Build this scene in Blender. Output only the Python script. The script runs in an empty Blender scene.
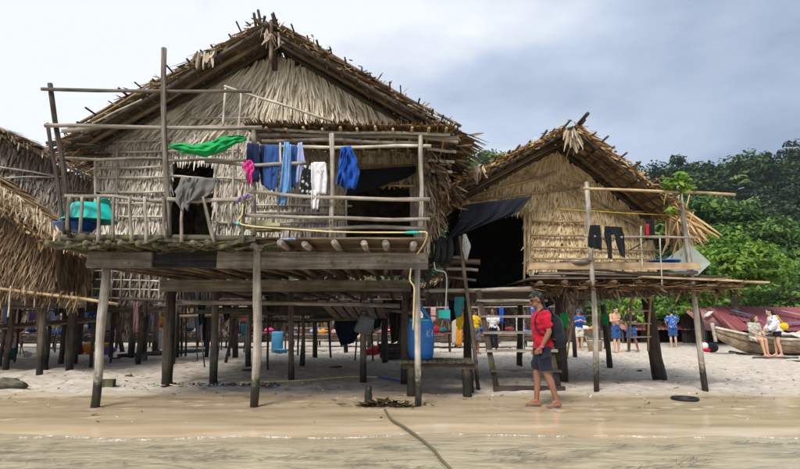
import bpy, math, random
import numpy as np
from mathutils import Vector, Matrix, Quaternion
random.seed(7); rng = np.random.default_rng(11)
R = math.radians
scene = bpy.context.scene
col = scene.collection

# ------------------------------------------------------------------ camera
CAM_H = 1.35; PITCH = R(8.75); FPX = 533.0
cam_d = bpy.data.cameras.new('camera'); cam = bpy.data.objects.new('camera', cam_d); col.objects.link(cam)
cam_d.sensor_width = 36.0; cam_d.lens = 36.0 * FPX / 800.0
cam_d.clip_start = 0.05; cam_d.clip_end = 2000.0
cam.location = (0, 0, CAM_H); cam.rotation_euler = (R(90) + PITCH, 0, 0)
scene.camera = cam

# ------------------------------------------------------------------ sky, sun, exposure
SUN_EL, SUN_AZ = 48.0, 203.0        # azimuth clockwise from +Y: behind the viewer, to the left
sd = Vector((math.sin(R(SUN_AZ)) * math.cos(R(SUN_EL)), math.cos(R(SUN_AZ)) * math.cos(R(SUN_EL)), math.sin(R(SUN_EL))))
world = bpy.data.worlds.new('World'); scene.world = world; world.use_nodes = True
wn = world.node_tree; wn.nodes.clear()
def wnode(t, **k):
    n = wn.nodes.new(t)
    for a, b in k.items(): setattr(n, a, b)
    return n
w_out = wnode('ShaderNodeOutputWorld'); w_bg = wnode('ShaderNodeBackground'); w_bg.inputs['Strength'].default_value = 0.1
w_sky = wnode('ShaderNodeTexSky', sky_type='NISHITA', sun_disc=False, sun_elevation=R(SUN_EL), sun_rotation=R(SUN_AZ), air_density=1.0, dust_density=1.5)
w_tc = wnode('ShaderNodeTexCoord'); w_map = wnode('ShaderNodeMapping'); w_map.inputs['Scale'].default_value = (1, 1, 2.4)
w_map.inputs['Location'].default_value = (0.3, 0.0, 0.6)
w_n1 = wnode('ShaderNodeTexNoise'); w_n1.inputs['Scale'].default_value = 2.1; w_n1.inputs['Detail'].default_value = 6; w_n1.inputs['Roughness'].default_value = 0.5
w_dot = wnode('ShaderNodeVectorMath', operation='DOT_PRODUCT'); w_dot.inputs[1].default_value = (-0.90, -0.10, 0.30)
w_add = wnode('ShaderNodeMath', operation='MULTIPLY_ADD'); w_add.inputs[1].default_value = 0.78
w_add2 = wnode('ShaderNodeMath', operation='ADD')
w_nz = wnode('ShaderNodeMath', operation='MULTIPLY_ADD'); w_nz.inputs[1].default_value = 2.0; w_nz.inputs[2].default_value = -0.46
w_ramp = wnode('ShaderNodeValToRGB')
cr = w_ramp.color_ramp
cr.elements[0].position = 0.02; cr.elements[0].color = (0.31, 0.385, 0.52, 1)
cr.elements[1].position = 0.80; cr.elements[1].color = (0.88, 0.915, 0.96, 1)
e = cr.elements.new(0.42); e.color = (0.53, 0.615, 0.76, 1)
w_sc = wnode('ShaderNodeVectorMath', operation='SCALE'); w_sc.inputs['Scale'].default_value = 8.0
w_mix = wnode('ShaderNodeMix', data_type='RGBA'); w_mix.inputs['Factor'].default_value = 0.93
L = wn.links.new
L(w_tc.outputs['Generated'], w_map.inputs['Vector']); L(w_map.outputs['Vector'], w_n1.inputs['Vector'])
L(w_tc.outputs['Generated'], w_dot.inputs[0])
L(w_n1.outputs['Fac'], w_nz.inputs[0]); L(w_dot.outputs['Value'], w_add.inputs[0]); L(w_nz.outputs[0], w_add.inputs[2])
L(w_add.outputs[0], w_ramp.inputs['Fac'])
L(w_ramp.outputs['Color'], w_sc.inputs[0])
L(w_sky.outputs['Color'], w_mix.inputs['A']); L(w_sc.outputs['Vector'], w_mix.inputs['B'])
L(w_mix.outputs['Result'], w_bg.inputs['Color']); L(w_bg.outputs[0], w_out.inputs['Surface'])
sun_d = bpy.data.lights.new('sun', 'SUN'); sun_d.energy = 2.7; sun_d.angle = R(20); sun_d.color = (1, 0.95, 0.87)
sun = bpy.data.objects.new('sun', sun_d); col.objects.link(sun)
sun.rotation_mode = 'QUATERNION'; sun.rotation_quaternion = sd.to_track_quat('Z', 'Y')
scene.view_settings.view_transform = 'Standard'; scene.view_settings.look = 'None'
scene.view_settings.exposure = 0.5; scene.view_settings.gamma = 1.0
scene.render.engine = 'CYCLES'
scene.cycles.use_denoising = True
scene.cycles.max_bounces = 6; scene.cycles.diffuse_bounces = 3; scene.cycles.glossy_bounces = 2
scene.cycles.transparent_max_bounces = 8; scene.cycles.transmission_bounces = 3
scene.cycles.caustics_reflective = False; scene.cycles.caustics_refractive = False

# ------------------------------------------------------------------ helpers: positions
def P(px, py, Y):
    """the point at depth Y that the photograph shows at (px, py)"""
    u = (px - 400.0) / FPX; v = (234.5 - py) / FPX
    cp, sp = math.cos(PITCH), math.sin(PITCH)
    t = Y / (cp - v * sp)
    return Vector((u * t, Y, CAM_H + (sp + v * cp) * t))
def G(px, py, z=0.0):
    """the point of the ground seen at (px, py)"""
    v = (234.5 - py) / FPX
    cp, sp = math.cos(PITCH), math.sin(PITCH)
    t = (z - CAM_H) / (sp + v * cp)
    return Vector(((px - 400.0) / FPX * t, (cp - v * sp) * t, z))

# ------------------------------------------------------------------ helpers: objects
WM = {}
def link(o, parent=None, m=None):
    m = m if m is not None else Matrix.Identity(4)
    col.objects.link(o)
    WM[o.name] = m
    if parent is not None:
        o.parent = parent; o.matrix_parent_inverse = WM[parent.name].inverted()
    o.matrix_basis = m
    return o
def tag(o, label=None, cat=None, group=None, kind=None):
    if label: o['label'] = label
    if cat: o['category'] = cat
    if group: o['group'] = group
    if kind: o['kind'] = kind
    return o
def thing(name, loc, label, cat, group=None):
    o = bpy.data.objects.new(name, None); o.empty_display_size = 0.2
    link(o, None, Matrix.Translation(Vector(loc)))
    return tag(o, label, cat, group)
def part_empty(name, parent):
    o = bpy.data.objects.new(name, None); o.empty_display_size = 0.1
    return link(o, parent, WM[parent.name])

class MB:
    """collects shapes; build() links them as one mesh object"""
    def __init__(s): s.v = []; s.q = []; s.t = []; s.c = []; s.n = 0
    def add(s, v, q=None, t=None, c=0.5):
        v = np.asarray(v, dtype=np.float64).reshape(-1, 3)
        if q is not None and len(q): s.q.append(np.asarray(q, dtype=np.int64).reshape(-1, 4) + s.n)
        if t is not None and len(t): s.t.append(np.asarray(t, dtype=np.int64).reshape(-1, 3) + s.n)
        s.v.append(v); s.n += len(v)
        s.c.append(np.broadcast_to(np.asarray(c, dtype=np.float64), (len(v),)))
        return s
    def mesh(s, name, mat, smooth=False, off=None):
        me = bpy.data.meshes.new(name)
        v = np.concatenate(s.v)
        if off is not None: v = v - np.array(off)
        q = np.concatenate(s.q) if s.q else np.zeros((0, 4), int)
        t = np.concatenate(s.t) if s.t else np.zeros((0, 3), int)
        me.vertices.add(len(v)); me.vertices.foreach_set('co', v.ravel())
        nl = q.size + t.size; me.loops.add(nl)
        me.loops.foreach_set('vertex_index', np.concatenate([q.ravel(), t.ravel()]).astype(np.int32))
        np_ = len(q) + len(t); me.polygons.add(np_)
        ls = np.concatenate([np.arange(len(q)) * 4, q.size + np.arange(len(t)) * 3]).astype(np.int32)
        me.polygons.foreach_set('loop_start', ls)
        me.polygons.foreach_set('use_smooth', np.full(np_, smooth))
        a = me.attributes.new('tint', 'FLOAT', 'POINT'); a.data.foreach_set('value', np.concatenate(s.c).astype(np.float32))
        me.update(calc_edges=True); me.validate()
        if mat is not None: me.materials.append(mat)
        return me
    def build(s, name, mat, parent=None, loc=None, smooth=False):
        """vertices are in world space; the origin goes to loc"""
        if loc is None: loc = WM[parent.name].translation if parent is not None else Vector((0, 0, 0))
        me = s.mesh(name, mat, smooth, tuple(loc))
        return link(bpy.data.objects.new(name, me), parent, Matrix.Translation(Vector(loc)))
    # shapes
    def box(s, c, size, rot=None, taper=1.0, tint=0.5):
        h = np.array(size) / 2.0
        v = np.array([[x, y, z] for z in (-1, 1) for y in (-1, 1) for x in (-1, 1)], float) * h
        v[4:, :2] *= taper
        if rot is not None: v = v @ np.array(rot.to_matrix() if hasattr(rot, 'to_matrix') else rot).T
        return s.add(v + np.array(c), [[0, 2, 3, 1], [4, 5, 7, 6], [0, 1, 5, 4], [2, 6, 7, 3], [0, 4, 6, 2], [1, 3, 7, 5]], c=tint)
    def tube(s, pts, rad, n=7, cap=True, tint=0.5, flat=1.0):
        pts = np.asarray([tuple(p) for p in pts], float); k = len(pts)
        rad = np.broadcast_to(np.asarray(rad, float), (k,))
        tg = np.gradient(pts, axis=0); tg /= np.linalg.norm(tg, axis=1)[:, None] + 1e-9
        up = np.array([0, 0, 1.0]) if abs(tg[0][2]) < 0.9 else np.array([0, 1.0, 0])
        ang = np.arange(n) * 2 * math.pi / n
        vs = []
        for i in range(k):
            a = np.cross(tg[i], up); a /= np.linalg.norm(a) + 1e-9
            b = np.cross(a, tg[i])
            vs.append(pts[i] + rad[i] * (np.cos(ang)[:, None] * a + flat * np.sin(ang)[:, None] * b))
            up = b
        v = np.concatenate(vs); q = []
        for i in range(k - 1):
            for j in range(n):
                j2 = (j + 1) % n
                q.append([i * n + j, i * n + j2, (i + 1) * n + j2, (i + 1) * n + j])
        t = []
        if cap:
            v = np.concatenate([v, pts[:1], pts[-1:]]); a, b = k * n, k * n + 1
            for j in range(n):
                j2 = (j + 1) % n
                t.append([a, j2, j]); t.append([b, (k - 1) * n + j, (k - 1) * n + j2])
        return s.add(v, q, t, tint)
    def lathe(s, prof, c, n=20, axis=None, tint=0.5):
        k = len(prof); ang = np.arange(n) * 2 * math.pi / n; v = []
        for r, z in prof: v += [[r * math.cos(a), r * math.sin(a), z] for a in ang]
        v = np.array(v)
        if axis is not None: v = v @ np.array(axis.to_matrix()).T
        q = [[i * n + j, i * n + (j + 1) % n, (i + 1) * n + (j + 1) % n, (i + 1) * n + j] for i in range(k - 1) for j in range(n)]
        return s.add(v + np.array(tuple(c)), q, None, tint)
    def ell(s, c, r, n=14, m=9, rot=None, tint=0.5):
        v = []
        for i in range(1, m):
            th = math.pi * i / m
            for j in range(n):
                ph = 2 * math.pi * j / n
                v.append([math.sin(th) * math.cos(ph), math.sin(th) * math.sin(ph), math.cos(th)])
        v += [[0, 0, 1], [0, 0, -1]]; v = np.array(v) * np.array(r)
        if rot is not None: v = v @ np.array(rot.to_matrix()).T
        q = [[i * n + j, (i + 1) * n + j, (i + 1) * n + (j + 1) % n, i * n + (j + 1) % n] for i in range(m - 2) for j in range(n)]
        a, b = (m - 1) * n, (m - 1) * n + 1
        t = [[a, j, (j + 1) % n] for j in range(n)] + [[b, (m - 2) * n + (j + 1) % n, (m - 2) * n + j] for j in range(n)]
        return s.add(v + np.array(tuple(c)), q, t, tint)
    def sheet(s, grid, thick=0.012, tint=0.5, nrm=(0, 1, 0)):
        """a grid of points [rows][cols] given a thickness"""
        g = np.asarray(grid, float); r, c = g.shape[:2]; n = np.array(nrm, float) * thick
        v = np.concatenate([g.reshape(-1, 3), g.reshape(-1, 3) + n]); o = r * c; q = []
        for i in range(r - 1):
            for j in range(c - 1):
                a, b, d, e2 = i * c + j, i * c + j + 1, (i + 1) * c + j + 1, (i + 1) * c + j
                q += [[a, b, d, e2], [o + a, o + e2, o + d, o + b]]
        for j in range(c - 1):
            q += [[j + 1, j, o + j, o + j + 1], [(r - 1) * c + j, (r - 1) * c + j + 1, o + (r - 1) * c + j + 1, o + (r - 1) * c + j]]
        for i in range(r - 1):
            q += [[i * c, (i + 1) * c, o + (i + 1) * c, o + i * c], [(i + 1) * c + c - 1, i * c + c - 1, o + i * c + c - 1, o + (i + 1) * c + c - 1]]
        return s.add(v, q, None, tint)
    def strips(s, p, d, side, nrm, Ln, w, curl=0.1, tint=None, fold=0.0):
        """many leaf strips: start p, direction d, width direction side, normal nrm"""
        p = np.asarray(p, float); n = len(p)
        B = lambda a: np.broadcast_to(np.asarray(a, float), (n,))[:, None]
        V = lambda a: np.broadcast_to(np.asarray(a, float), (n, 3))
        d, side, nrm = V(d), V(side), V(nrm); Ln, w, curl = B(Ln), B(w), B(curl)
        m = p + d * Ln * 0.6 + nrm * curl * Ln * 0.45
        e2 = p + d * Ln + nrm * curl * Ln * 0.7
        v = np.stack([p - side * w * 0.42, p + side * w * 0.42, m + side * w * 0.5, m - side * w * 0.5, e2 + side * w * 0.12, e2 - side * w * 0.16], 1).reshape(-1, 3)
        b = (np.arange(n) * 6)[:, None]
        q = np.concatenate([b + np.array([0, 1, 2, 3]), b + np.array([3, 2, 4, 5])])
        if tint is None: tint = rng.random(n)
        return s.add(v, q, None, np.repeat(np.broadcast_to(tint, (n,)), 6))
    def quads(s, p, a, b, tint):
        """leaf faces: centre p, half axes a and b"""
        n = len(p)
        v = np.stack([p - a, p + b * 0.9 - a * 0.1, p + a, p - b * 0.9 - a * 0.1], 1).reshape(-1, 3)
        return s.add(v, np.arange(n * 4).reshape(-1, 4), None, np.repeat(tint, 4))

def frame(a, b, roll=0.0):
    d = Vector(b) - Vector(a)
    q = d.to_track_quat('Z', 'Y')
    return Matrix.Translation(Vector(a)) @ q.to_matrix().to_4x4() @ Matrix.Rotation(roll, 4, 'Z')
def pole(name, a, b, r, mat, parent=None, r1=None, wob=0.012, n=8, seg=6, bend=0.0):
    a, b = Vector(a), Vector(b); ln = (b - a).length; r1 = r if r1 is None else r1
    m = MB(); ph = random.uniform(0, 6.28); pts = []; rad = []
    w1, w2, k1, k2 = random.uniform(0, 6.28), random.uniform(0, 6.28), random.uniform(3, 7), random.uniform(3, 7)
    am = 0.6 * wob * min(1.6, ln)
    seg = max(seg, int(ln * 2.5))
    for i in range(seg + 1):
        f = i / seg; e2 = math.sin(math.pi * f) * bend * ln
        pts.append((math.cos(ph) * e2 + am * math.sin(f * k1 + w1) + am * 0.3 * math.sin(f * 13 + w2), math.sin(ph) * e2 + am * math.sin(f * k2 + w2) + am * 0.3 * math.sin(f * 11 + w1), f * ln))
        rad.append(0.88 * (r + (r1 - r) * f) * random.uniform(0.9, 1.1))
    m.tube(pts, rad, n)
    return link(bpy.data.objects.new(name, m.mesh(name, mat, True)), parent, frame(a, b, random.uniform(0, 6)))
def pl(name, a, b, r, mat, parent=None, **k):
    return pole(name, P(*a), P(*b), r, mat, parent, **k)
def post(parent, top, bot, r, mat, r1=None, name='post', **k):
    g = G(*bot); t = P(top[0], top[1], g.y if len(top) < 3 else top[2])
    d = (g - t).normalized()
    return pole(name, g + d * 0.18, t, r, mat, parent, r1 if r1 else r * 0.9, **k)
def beam(name, a, b, w, h, mat, parent=None):
    """a squared timber from a to b (points on its axis), h upright"""
    a, b = Vector(a), Vector(b); ln = (b - a).length; z = (b - a).normalized()
    y = Vector((0, 0, 1)); x = y.cross(z)
    if x.length < 0.01: x = Vector((1, 0, 0))
    x.normalize(); y = z.cross(x)
    m = MB(); gs = []
    k = 6
    for i in range(k + 1):
        f = i / k * ln
        j = lambda: random.uniform(-0.006, 0.006)
        gs.append([(-w / 2 + j(), -h / 2 + j(), f), (w / 2 + j(), -h / 2 + j(), f), (w / 2 + j(), h / 2 + j(), f), (-w / 2 + j(), h / 2 + j(), f)])
    v = [p for g in gs for p in g]; q = []
    for i in range(k):
        for j2 in range(4): q.append([i * 4 + j2, i * 4 + (j2 + 1) % 4, i * 4 + 4 + (j2 + 1) % 4, i * 4 + 4 + j2])
    q += [[3, 2, 1, 0], [k * 4, k * 4 + 1, k * 4 + 2, k * 4 + 3]]
    m.add(v, q)
    M4 = Matrix(((x.x, y.x, z.x, a.x), (x.y, y.y, z.y, a.y), (x.z, y.z, z.z, a.z), (0, 0, 0, 1)))
    return link(bpy.data.objects.new(name, m.mesh(name, mat)), parent, M4)

def vnoise(x, y, seed=0):
    """smooth value noise on numpy arrays"""
    r2 = np.random.default_rng(seed); tab = r2.random((64, 64))
    xi, yi = np.floor(x).astype(int), np.floor(y).astype(int); fx, fy = x - xi, y - yi
    fx, fy = fx * fx * (3 - 2 * fx), fy * fy * (3 - 2 * fy)
    g = lambda i, j: tab[(xi + i) % 64, (yi + j) % 64]
    return (g(0, 0) * (1 - fx) + g(1, 0) * fx) * (1 - fy) + (g(0, 1) * (1 - fx) + g(1, 1) * fx) * fy

# ------------------------------------------------------------------ materials
def new_mat(name):
    m = bpy.data.materials.new(name); m.use_nodes = True
    nt = m.node_tree; b = nt.nodes['Principled BSDF']
    return m, nt, b
def N(nt, t, ins=None, **k):
    n = nt.nodes.new(t)
    for a, v in k.items(): setattr(n, a, v)
    for a, v in (ins or {}).items():
        if hasattr(v, 'is_linked'): nt.links.new(v, n.inputs[a])
        else: n.inputs[a].default_value = v
    return n
def ramp(nt, fac, stops):
    n = nt.nodes.new('ShaderNodeValToRGB'); nt.links.new(fac, n.inputs['Fac'])
    el = n.color_ramp.elements
    while len(el) < len(stops): el.new(0.5)
    for e2, (p, c) in zip(el, stops): e2.position = p; e2.color = (*c, 1) if len(c) == 3 else c
    return n.outputs['Color']
def mixc(nt, fac, a, b, mode='MIX'):
    n = nt.nodes.new('ShaderNodeMix'); n.data_type = 'RGBA'; n.blend_type = mode
    for key, v in (('Factor', fac), ('A', a), ('B', b)):
        s = [i for i in n.inputs if i.name == key and (i.type == 'RGBA' or key == 'Factor' and i.type == 'VALUE')][0]
        if hasattr(v, 'is_linked'): nt.links.new(v, s)
        else: s.default_value = (*v, 1) if isinstance(v, tuple) and len(v) == 3 else v
    return [o for o in n.outputs if o.type == 'RGBA'][0]
def math_(nt, op, a, b=0.0, c=0.0, clamp=False):
    n = nt.nodes.new('ShaderNodeMath'); n.operation = op; n.use_clamp = clamp
    for i, v in enumerate((a, b, c)):
        if hasattr(v, 'is_linked'): nt.links.new(v, n.inputs[i])
        else: n.inputs[i].default_value = v
    return n.outputs[0]
def bump(nt, b, h, strength, dist=0.01):
    n = N(nt, 'ShaderNodeBump', {'Height': h, 'Strength': strength, 'Distance': dist})
    nt.links.new(n.outputs[0], b.inputs['Normal'])
def wood(name, dark, light, scale=(26, 26, 1.6), rough=0.85, tide=False, bumps=0.6, var=0.5, spots=None):
    m, nt, b = new_mat(name)
    tc = N(nt, 'ShaderNodeTexCoord'); mp = N(nt, 'ShaderNodeMapping', {'Vector': tc.outputs['Object'], 'Scale': scale})
    oi = N(nt, 'ShaderNodeObjectInfo')
    off = N(nt, 'ShaderNodeVectorMath', {0: mp.outputs[0], 1: oi.outputs['Location']}, operation='ADD')
    n1 = N(nt, 'ShaderNodeTexNoise', {'Vector': off.outputs[0], 'Scale': 1.0, 'Detail': 7, 'Roughness': 0.62})
    n2 = N(nt, 'ShaderNodeTexNoise', {'Vector': tc.outputs['Object'], 'Scale': 3.5, 'Detail': 4})
    c = ramp(nt, n1.outputs['Fac'], [(0.34, dark), (0.64, light)])
    pat = ramp(nt, n2.outputs['Fac'], [(0.35, (0.55, 0.53, 0.52)), (0.65, (1.12, 1.1, 1.06))])
    c = mixc(nt, 0.8, c, pat, 'MULTIPLY')
    v = math_(nt, 'MULTIPLY_ADD', oi.outputs['Random'], var, 1 - var / 2)
    hs = N(nt, 'ShaderNodeHueSaturation', {'Color': c, 'Value': v}); c = hs.outputs[0]
    if spots:
        n3 = N(nt, 'ShaderNodeTexNoise', {'Vector': tc.outputs['Object'], 'Scale': 9, 'Detail': 5})
        c = mixc(nt, ramp(nt, n3.outputs['Fac'], [(0.56, (0, 0, 0)), (0.66, (0.8, 0.8, 0.8))]), c, spots)
    r = rough
    if tide:
        ge = N(nt, 'ShaderNodeNewGeometry'); sp = N(nt, 'ShaderNodeSeparateXYZ', {0: ge.outputs['Position']})
        n4 = N(nt, 'ShaderNodeTexNoise', {'Vector': ge.outputs['Position'], 'Scale': 9, 'Detail': 5})
        z = math_(nt, 'MULTIPLY_ADD', n4.outputs['Fac'], -0.45, sp.outputs['Z'])
        z = math_(nt, 'MULTIPLY_ADD', oi.outputs['Random'], -0.15, z)
        n5 = N(nt, 'ShaderNodeTexNoise', {'Vector': ge.outputs['Position'], 'Scale': 22, 'Detail': 4})
        alg = mixc(nt, 1.0, ramp(nt, z, [(0.05, (0.9, 0.9, 0.9)), (0.36, (0, 0, 0))]), ramp(nt, n5.outputs['Fac'], [(0.4, (0.1, 0.1, 0.1)), (0.6, (1, 1, 1))]), 'MULTIPLY')
        c = mixc(nt, alg, c, (0.085, 0.082, 0.025))
        wet = ramp(nt, math_(nt, 'ADD', z, 0.04), [(0.05, (0.93, 0.93, 0.93)), (0.26, (0, 0, 0))])
        c = mixc(nt, wet, c, (0.016, 0.014, 0.012))
        nt.links.new(mixc(nt, wet, (rough,) * 3, (0.4,) * 3), b.inputs['Roughness'])
    else: b.inputs['Roughness'].default_value = r
    nt.links.new(c, b.inputs['Base Color']); b.inputs['Specular IOR Level'].default_value = 0.25
    n6 = N(nt, 'ShaderNodeTexNoise', {'Vector': N(nt, 'ShaderNodeMapping', {'Vector': tc.outputs['Object'], 'Scale': tuple(q * 2.6 for q in scale)}).outputs[0], 'Scale': 1.0, 'Detail': 5})
    hh = math_(nt, 'MULTIPLY_ADD', n6.outputs['Fac'], 0.6, n1.outputs['Fac'])
    bump(nt, b, hh, bumps, 0.014)
    return m
def fibre(name, stops, rough=0.8, transl=0.0, noise=0.5, stain=None):
    """dry or fresh leaf strips; the tint attribute varies the colour from leaf to leaf"""
    m, nt, b = new_mat(name)
    at = N(nt, 'ShaderNodeAttribute', attribute_name='tint'); ge = N(nt, 'ShaderNodeNewGeometry')
    n1 = N(nt, 'ShaderNodeTexNoise', {'Vector': ge.outputs['Position'], 'Scale': 1.3, 'Detail': 5, 'Roughness': 0.6})
    n2 = N(nt, 'ShaderNodeTexNoise', {'Vector': ge.outputs['Position'], 'Scale': 22, 'Detail': 3})
    f = math_(nt, 'MULTIPLY_ADD', n1.outputs['Fac'], noise, at.outputs['Fac'])
    f = math_(nt, 'MULTIPLY_ADD', n2.outputs['Fac'], 0.3, f)
    f = math_(nt, 'ADD', f, -0.15 - noise / 2)
    oi = N(nt, 'ShaderNodeObjectInfo')
    f = math_(nt, 'ADD', f, math_(nt, 'MULTIPLY_ADD', oi.outputs['Random'], 0.24, -0.12))
    c = ramp(nt, f, stops)
    if stain:
        n3 = N(nt, 'ShaderNodeTexNoise', {'Vector': ge.outputs['Position'], 'Scale': 0.9, 'Detail': 6})
        c = mixc(nt, ramp(nt, n3.outputs['Fac'], [(0.5, (0, 0, 0)), (0.68, (0.6, 0.6, 0.6))]), c, stain)
    nt.links.new(c, b.inputs['Base Color']); b.inputs['Roughness'].default_value = rough
    b.inputs['Specular IOR Level'].default_value = 0.2
    if transl:
        t = N(nt, 'ShaderNodeBsdfTranslucent', {'Color': c}); mx = N(nt, 'ShaderNodeMixShader', {0: transl, 1: b.outputs[0], 2: t.outputs[0]})
        nt.links.new(mx.outputs[0], nt.nodes['Material Output'].inputs['Surface'])
    return m
def plain(name, colr, rough=0.7, var=0.18, scale=6.0, bmp=0.15, metallic=0.0, c2=None, spec=0.3):
    m, nt, b = new_mat(name)
    tc = N(nt, 'ShaderNodeTexCoord')
    n1 = N(nt, 'ShaderNodeTexNoise', {'Vector': tc.outputs['Object'], 'Scale': scale, 'Detail': 6, 'Roughness': 0.6})
    lo = c2 if c2 else tuple(x * (1 - var * 1.6) for x in colr)
    hi = colr if c2 else tuple(min(1, x * (1 + var)) for x in colr)
    c = ramp(nt, n1.outputs['Fac'], [(0.33, lo), (0.66, hi)])
    nt.links.new(c, b.inputs['Base Color']); b.inputs['Roughness'].default_value = rough; b.inputs['Metallic'].default_value = metallic
    b.inputs['Specular IOR Level'].default_value = spec
    n2 = N(nt, 'ShaderNodeTexNoise', {'Vector': tc.outputs['Object'], 'Scale': scale * 9, 'Detail': 3})
    if bmp: bump(nt, b, n2.outputs['Fac'], bmp, 0.004)
    return m
def fabric(name, c1, c2=None, stripes=None, rough=0.9, pat=None):
    m, nt, b = new_mat(name)
    tc = N(nt, 'ShaderNodeTexCoord')
    n1 = N(nt, 'ShaderNodeTexNoise', {'Vector': tc.outputs['Object'], 'Scale': 9, 'Detail': 5})
    c = ramp(nt, n1.outputs['Fac'], [(0.3, tuple(x * 0.72 for x in c1)), (0.7, c1)])
    if pat:
        v = N(nt, 'ShaderNodeTexVoronoi', {'Vector': tc.outputs['Object'], 'Scale': pat})
        c = mixc(nt, ramp(nt, v.outputs['Distance'], [(0.25, (1, 1, 1)), (0.38, (0, 0, 0))]), c, c2)
    if stripes:
        wv = N(nt, 'ShaderNodeTexWave', {'Vector': tc.outputs['Object'], 'Scale': stripes, 'Distortion': 1.0}, bands_direction='X')
        c = mixc(nt, ramp(nt, wv.outputs['Fac'], [(0.45, (0, 0, 0)), (0.55, (1, 1, 1))]), c, c2)
    nt.links.new(c, b.inputs['Base Color']); b.inputs['Roughness'].default_value = rough; b.inputs['Specular IOR Level'].default_value = 0.15
    b.inputs['Sheen Weight'].default_value = 0.1
    n2 = N(nt, 'ShaderNodeTexNoise', {'Vector': tc.outputs['Object'], 'Scale': 14, 'Detail': 4})
    bump(nt, b, n2.outputs['Fac'], 0.35, 0.02)
    return m

M = {}
M['grey_wood'] = wood('grey_wood', (0.15, 0.128, 0.105), (0.47, 0.425, 0.37), tide=False)
M['pale_pole'] = wood('pale_pole', (0.22, 0.20, 0.175), (0.52, 0.485, 0.435), tide=True)
M['post_mid'] = wood('post_mid', (0.085, 0.068, 0.055), (0.27, 0.235, 0.20), tide=True)
M['post_dark'] = wood('post_dark', (0.035, 0.027, 0.022), (0.13, 0.105, 0.085), tide=True)
M['dark_wood'] = wood('dark_wood', (0.03, 0.024, 0.02), (0.115, 0.092, 0.075))
M['brown_wood'] = wood('brown_wood', (0.075, 0.05, 0.034), (0.25, 0.185, 0.13))
M['plank'] = wood('plank', (0.16, 0.14, 0.12), (0.42, 0.385, 0.34), scale=(14, 40, 1.3))
M['plank_dark'] = wood('plank_dark', (0.012, 0.013, 0.017), (0.05, 0.05, 0.055), scale=(14, 40, 1.3))
M['beam_grey'] = wood('beam_grey', (0.12, 0.105, 0.092), (0.34, 0.31, 0.275), scale=(9, 22, 1.1), spots=(0.10, 0.11, 0.05))
M['moss_wood'] = wood('moss_wood', (0.05, 0.048, 0.03), (0.17, 0.155, 0.11), spots=(0.115, 0.135, 0.03))
M['fresh_plank'] = wood('fresh_plank', (0.34, 0.24, 0.14), (0.60, 0.45, 0.29), scale=(10, 30, 1.0), var=0.2)
M['bamboo'] = wood('bamboo', (0.28, 0.20, 0.105), (0.56, 0.43, 0.25), scale=(8, 8, 2.2), rough=0.6, bumps=0.2, var=0.4)
M['bamboo_grey'] = wood('bamboo_grey', (0.34, 0.30, 0.25), (0.68, 0.63, 0.55), scale=(10, 10, 2.0), rough=0.75, bumps=0.2, var=0.4)
M['yellow_bamboo'] = wood('yellow_bamboo', (0.36, 0.24, 0.07), (0.62, 0.44, 0.17), scale=(8, 8, 2.2), rough=0.6, bumps=0.2)
M['thatch_wall'] = fibre('thatch_wall', [(0.0, (0.15, 0.11, 0.075)), (0.22, (0.48, 0.40, 0.285)), (0.6, (0.71, 0.63, 0.485)), (1.0, (0.80, 0.74, 0.62))], stain=(0.36, 0.30, 0.23))
M['thatch_low'] = fibre('thatch_low', [(0.0, (0.17, 0.135, 0.105)), (0.3, (0.50, 0.44, 0.36)), (0.7, (0.68, 0.62, 0.53)), (1.0, (0.78, 0.73, 0.65))], stain=(0.38, 0.31, 0.25))
M['thatch_grey'] = fibre('thatch_grey', [(0.0, (0.05, 0.04, 0.033)), (0.4, (0.17, 0.14, 0.115)), (1.0, (0.36, 0.31, 0.26))])
M['thatch_gold'] = fibre('thatch_gold', [(0.0, (0.34, 0.22, 0.10)), (0.35, (0.66, 0.485, 0.265)), (1.0, (0.83, 0.68, 0.45))])
M['thatch_brown'] = fibre('thatch_brown', [(0.0, (0.07, 0.044, 0.025)), (0.45, (0.185, 0.122, 0.07)), (1.0, (0.37, 0.265, 0.16))])
M['thatch_tan'] = fibre('thatch_tan', [(0.0, (0.11, 0.065, 0.03)), (0.45, (0.27, 0.175, 0.085)), (1.0, (0.46, 0.325, 0.175))])
M['roof_old'] = fibre('roof_old', [(0.0, (0.075, 0.047, 0.027)), (0.45, (0.23, 0.15, 0.088)), (1.0, (0.46, 0.35, 0.23))], stain=(0.15, 0.13, 0.06))
M['roof_new'] = fibre('roof_new', [(0.0, (0.15, 0.08, 0.03)), (0.45, (0.38, 0.235, 0.10)), (1.0, (0.64, 0.46, 0.24))])
M['loose_pale'] = fibre('loose_pale', [(0.0, (0.22, 0.17, 0.12)), (0.5, (0.48, 0.39, 0.29)), (1.0, (0.66, 0.57, 0.46))])
M['loose_brown'] = fibre('loose_brown', [(0.0, (0.05, 0.034, 0.022)), (0.5, (0.17, 0.12, 0.08)), (1.0, (0.34, 0.26, 0.17))])
M['backing'] = plain('backing', (0.30, 0.245, 0.175), 0.95, 0.35, 5, 0.4)
M['backing_gold'] = plain('backing_gold', (0.50, 0.36, 0.19), 0.95, 0.3, 5, 0.4)
M['inside'] = plain('inside', (0.035, 0.028, 0.022), 0.95, 0.3, 5, 0.3)
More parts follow.
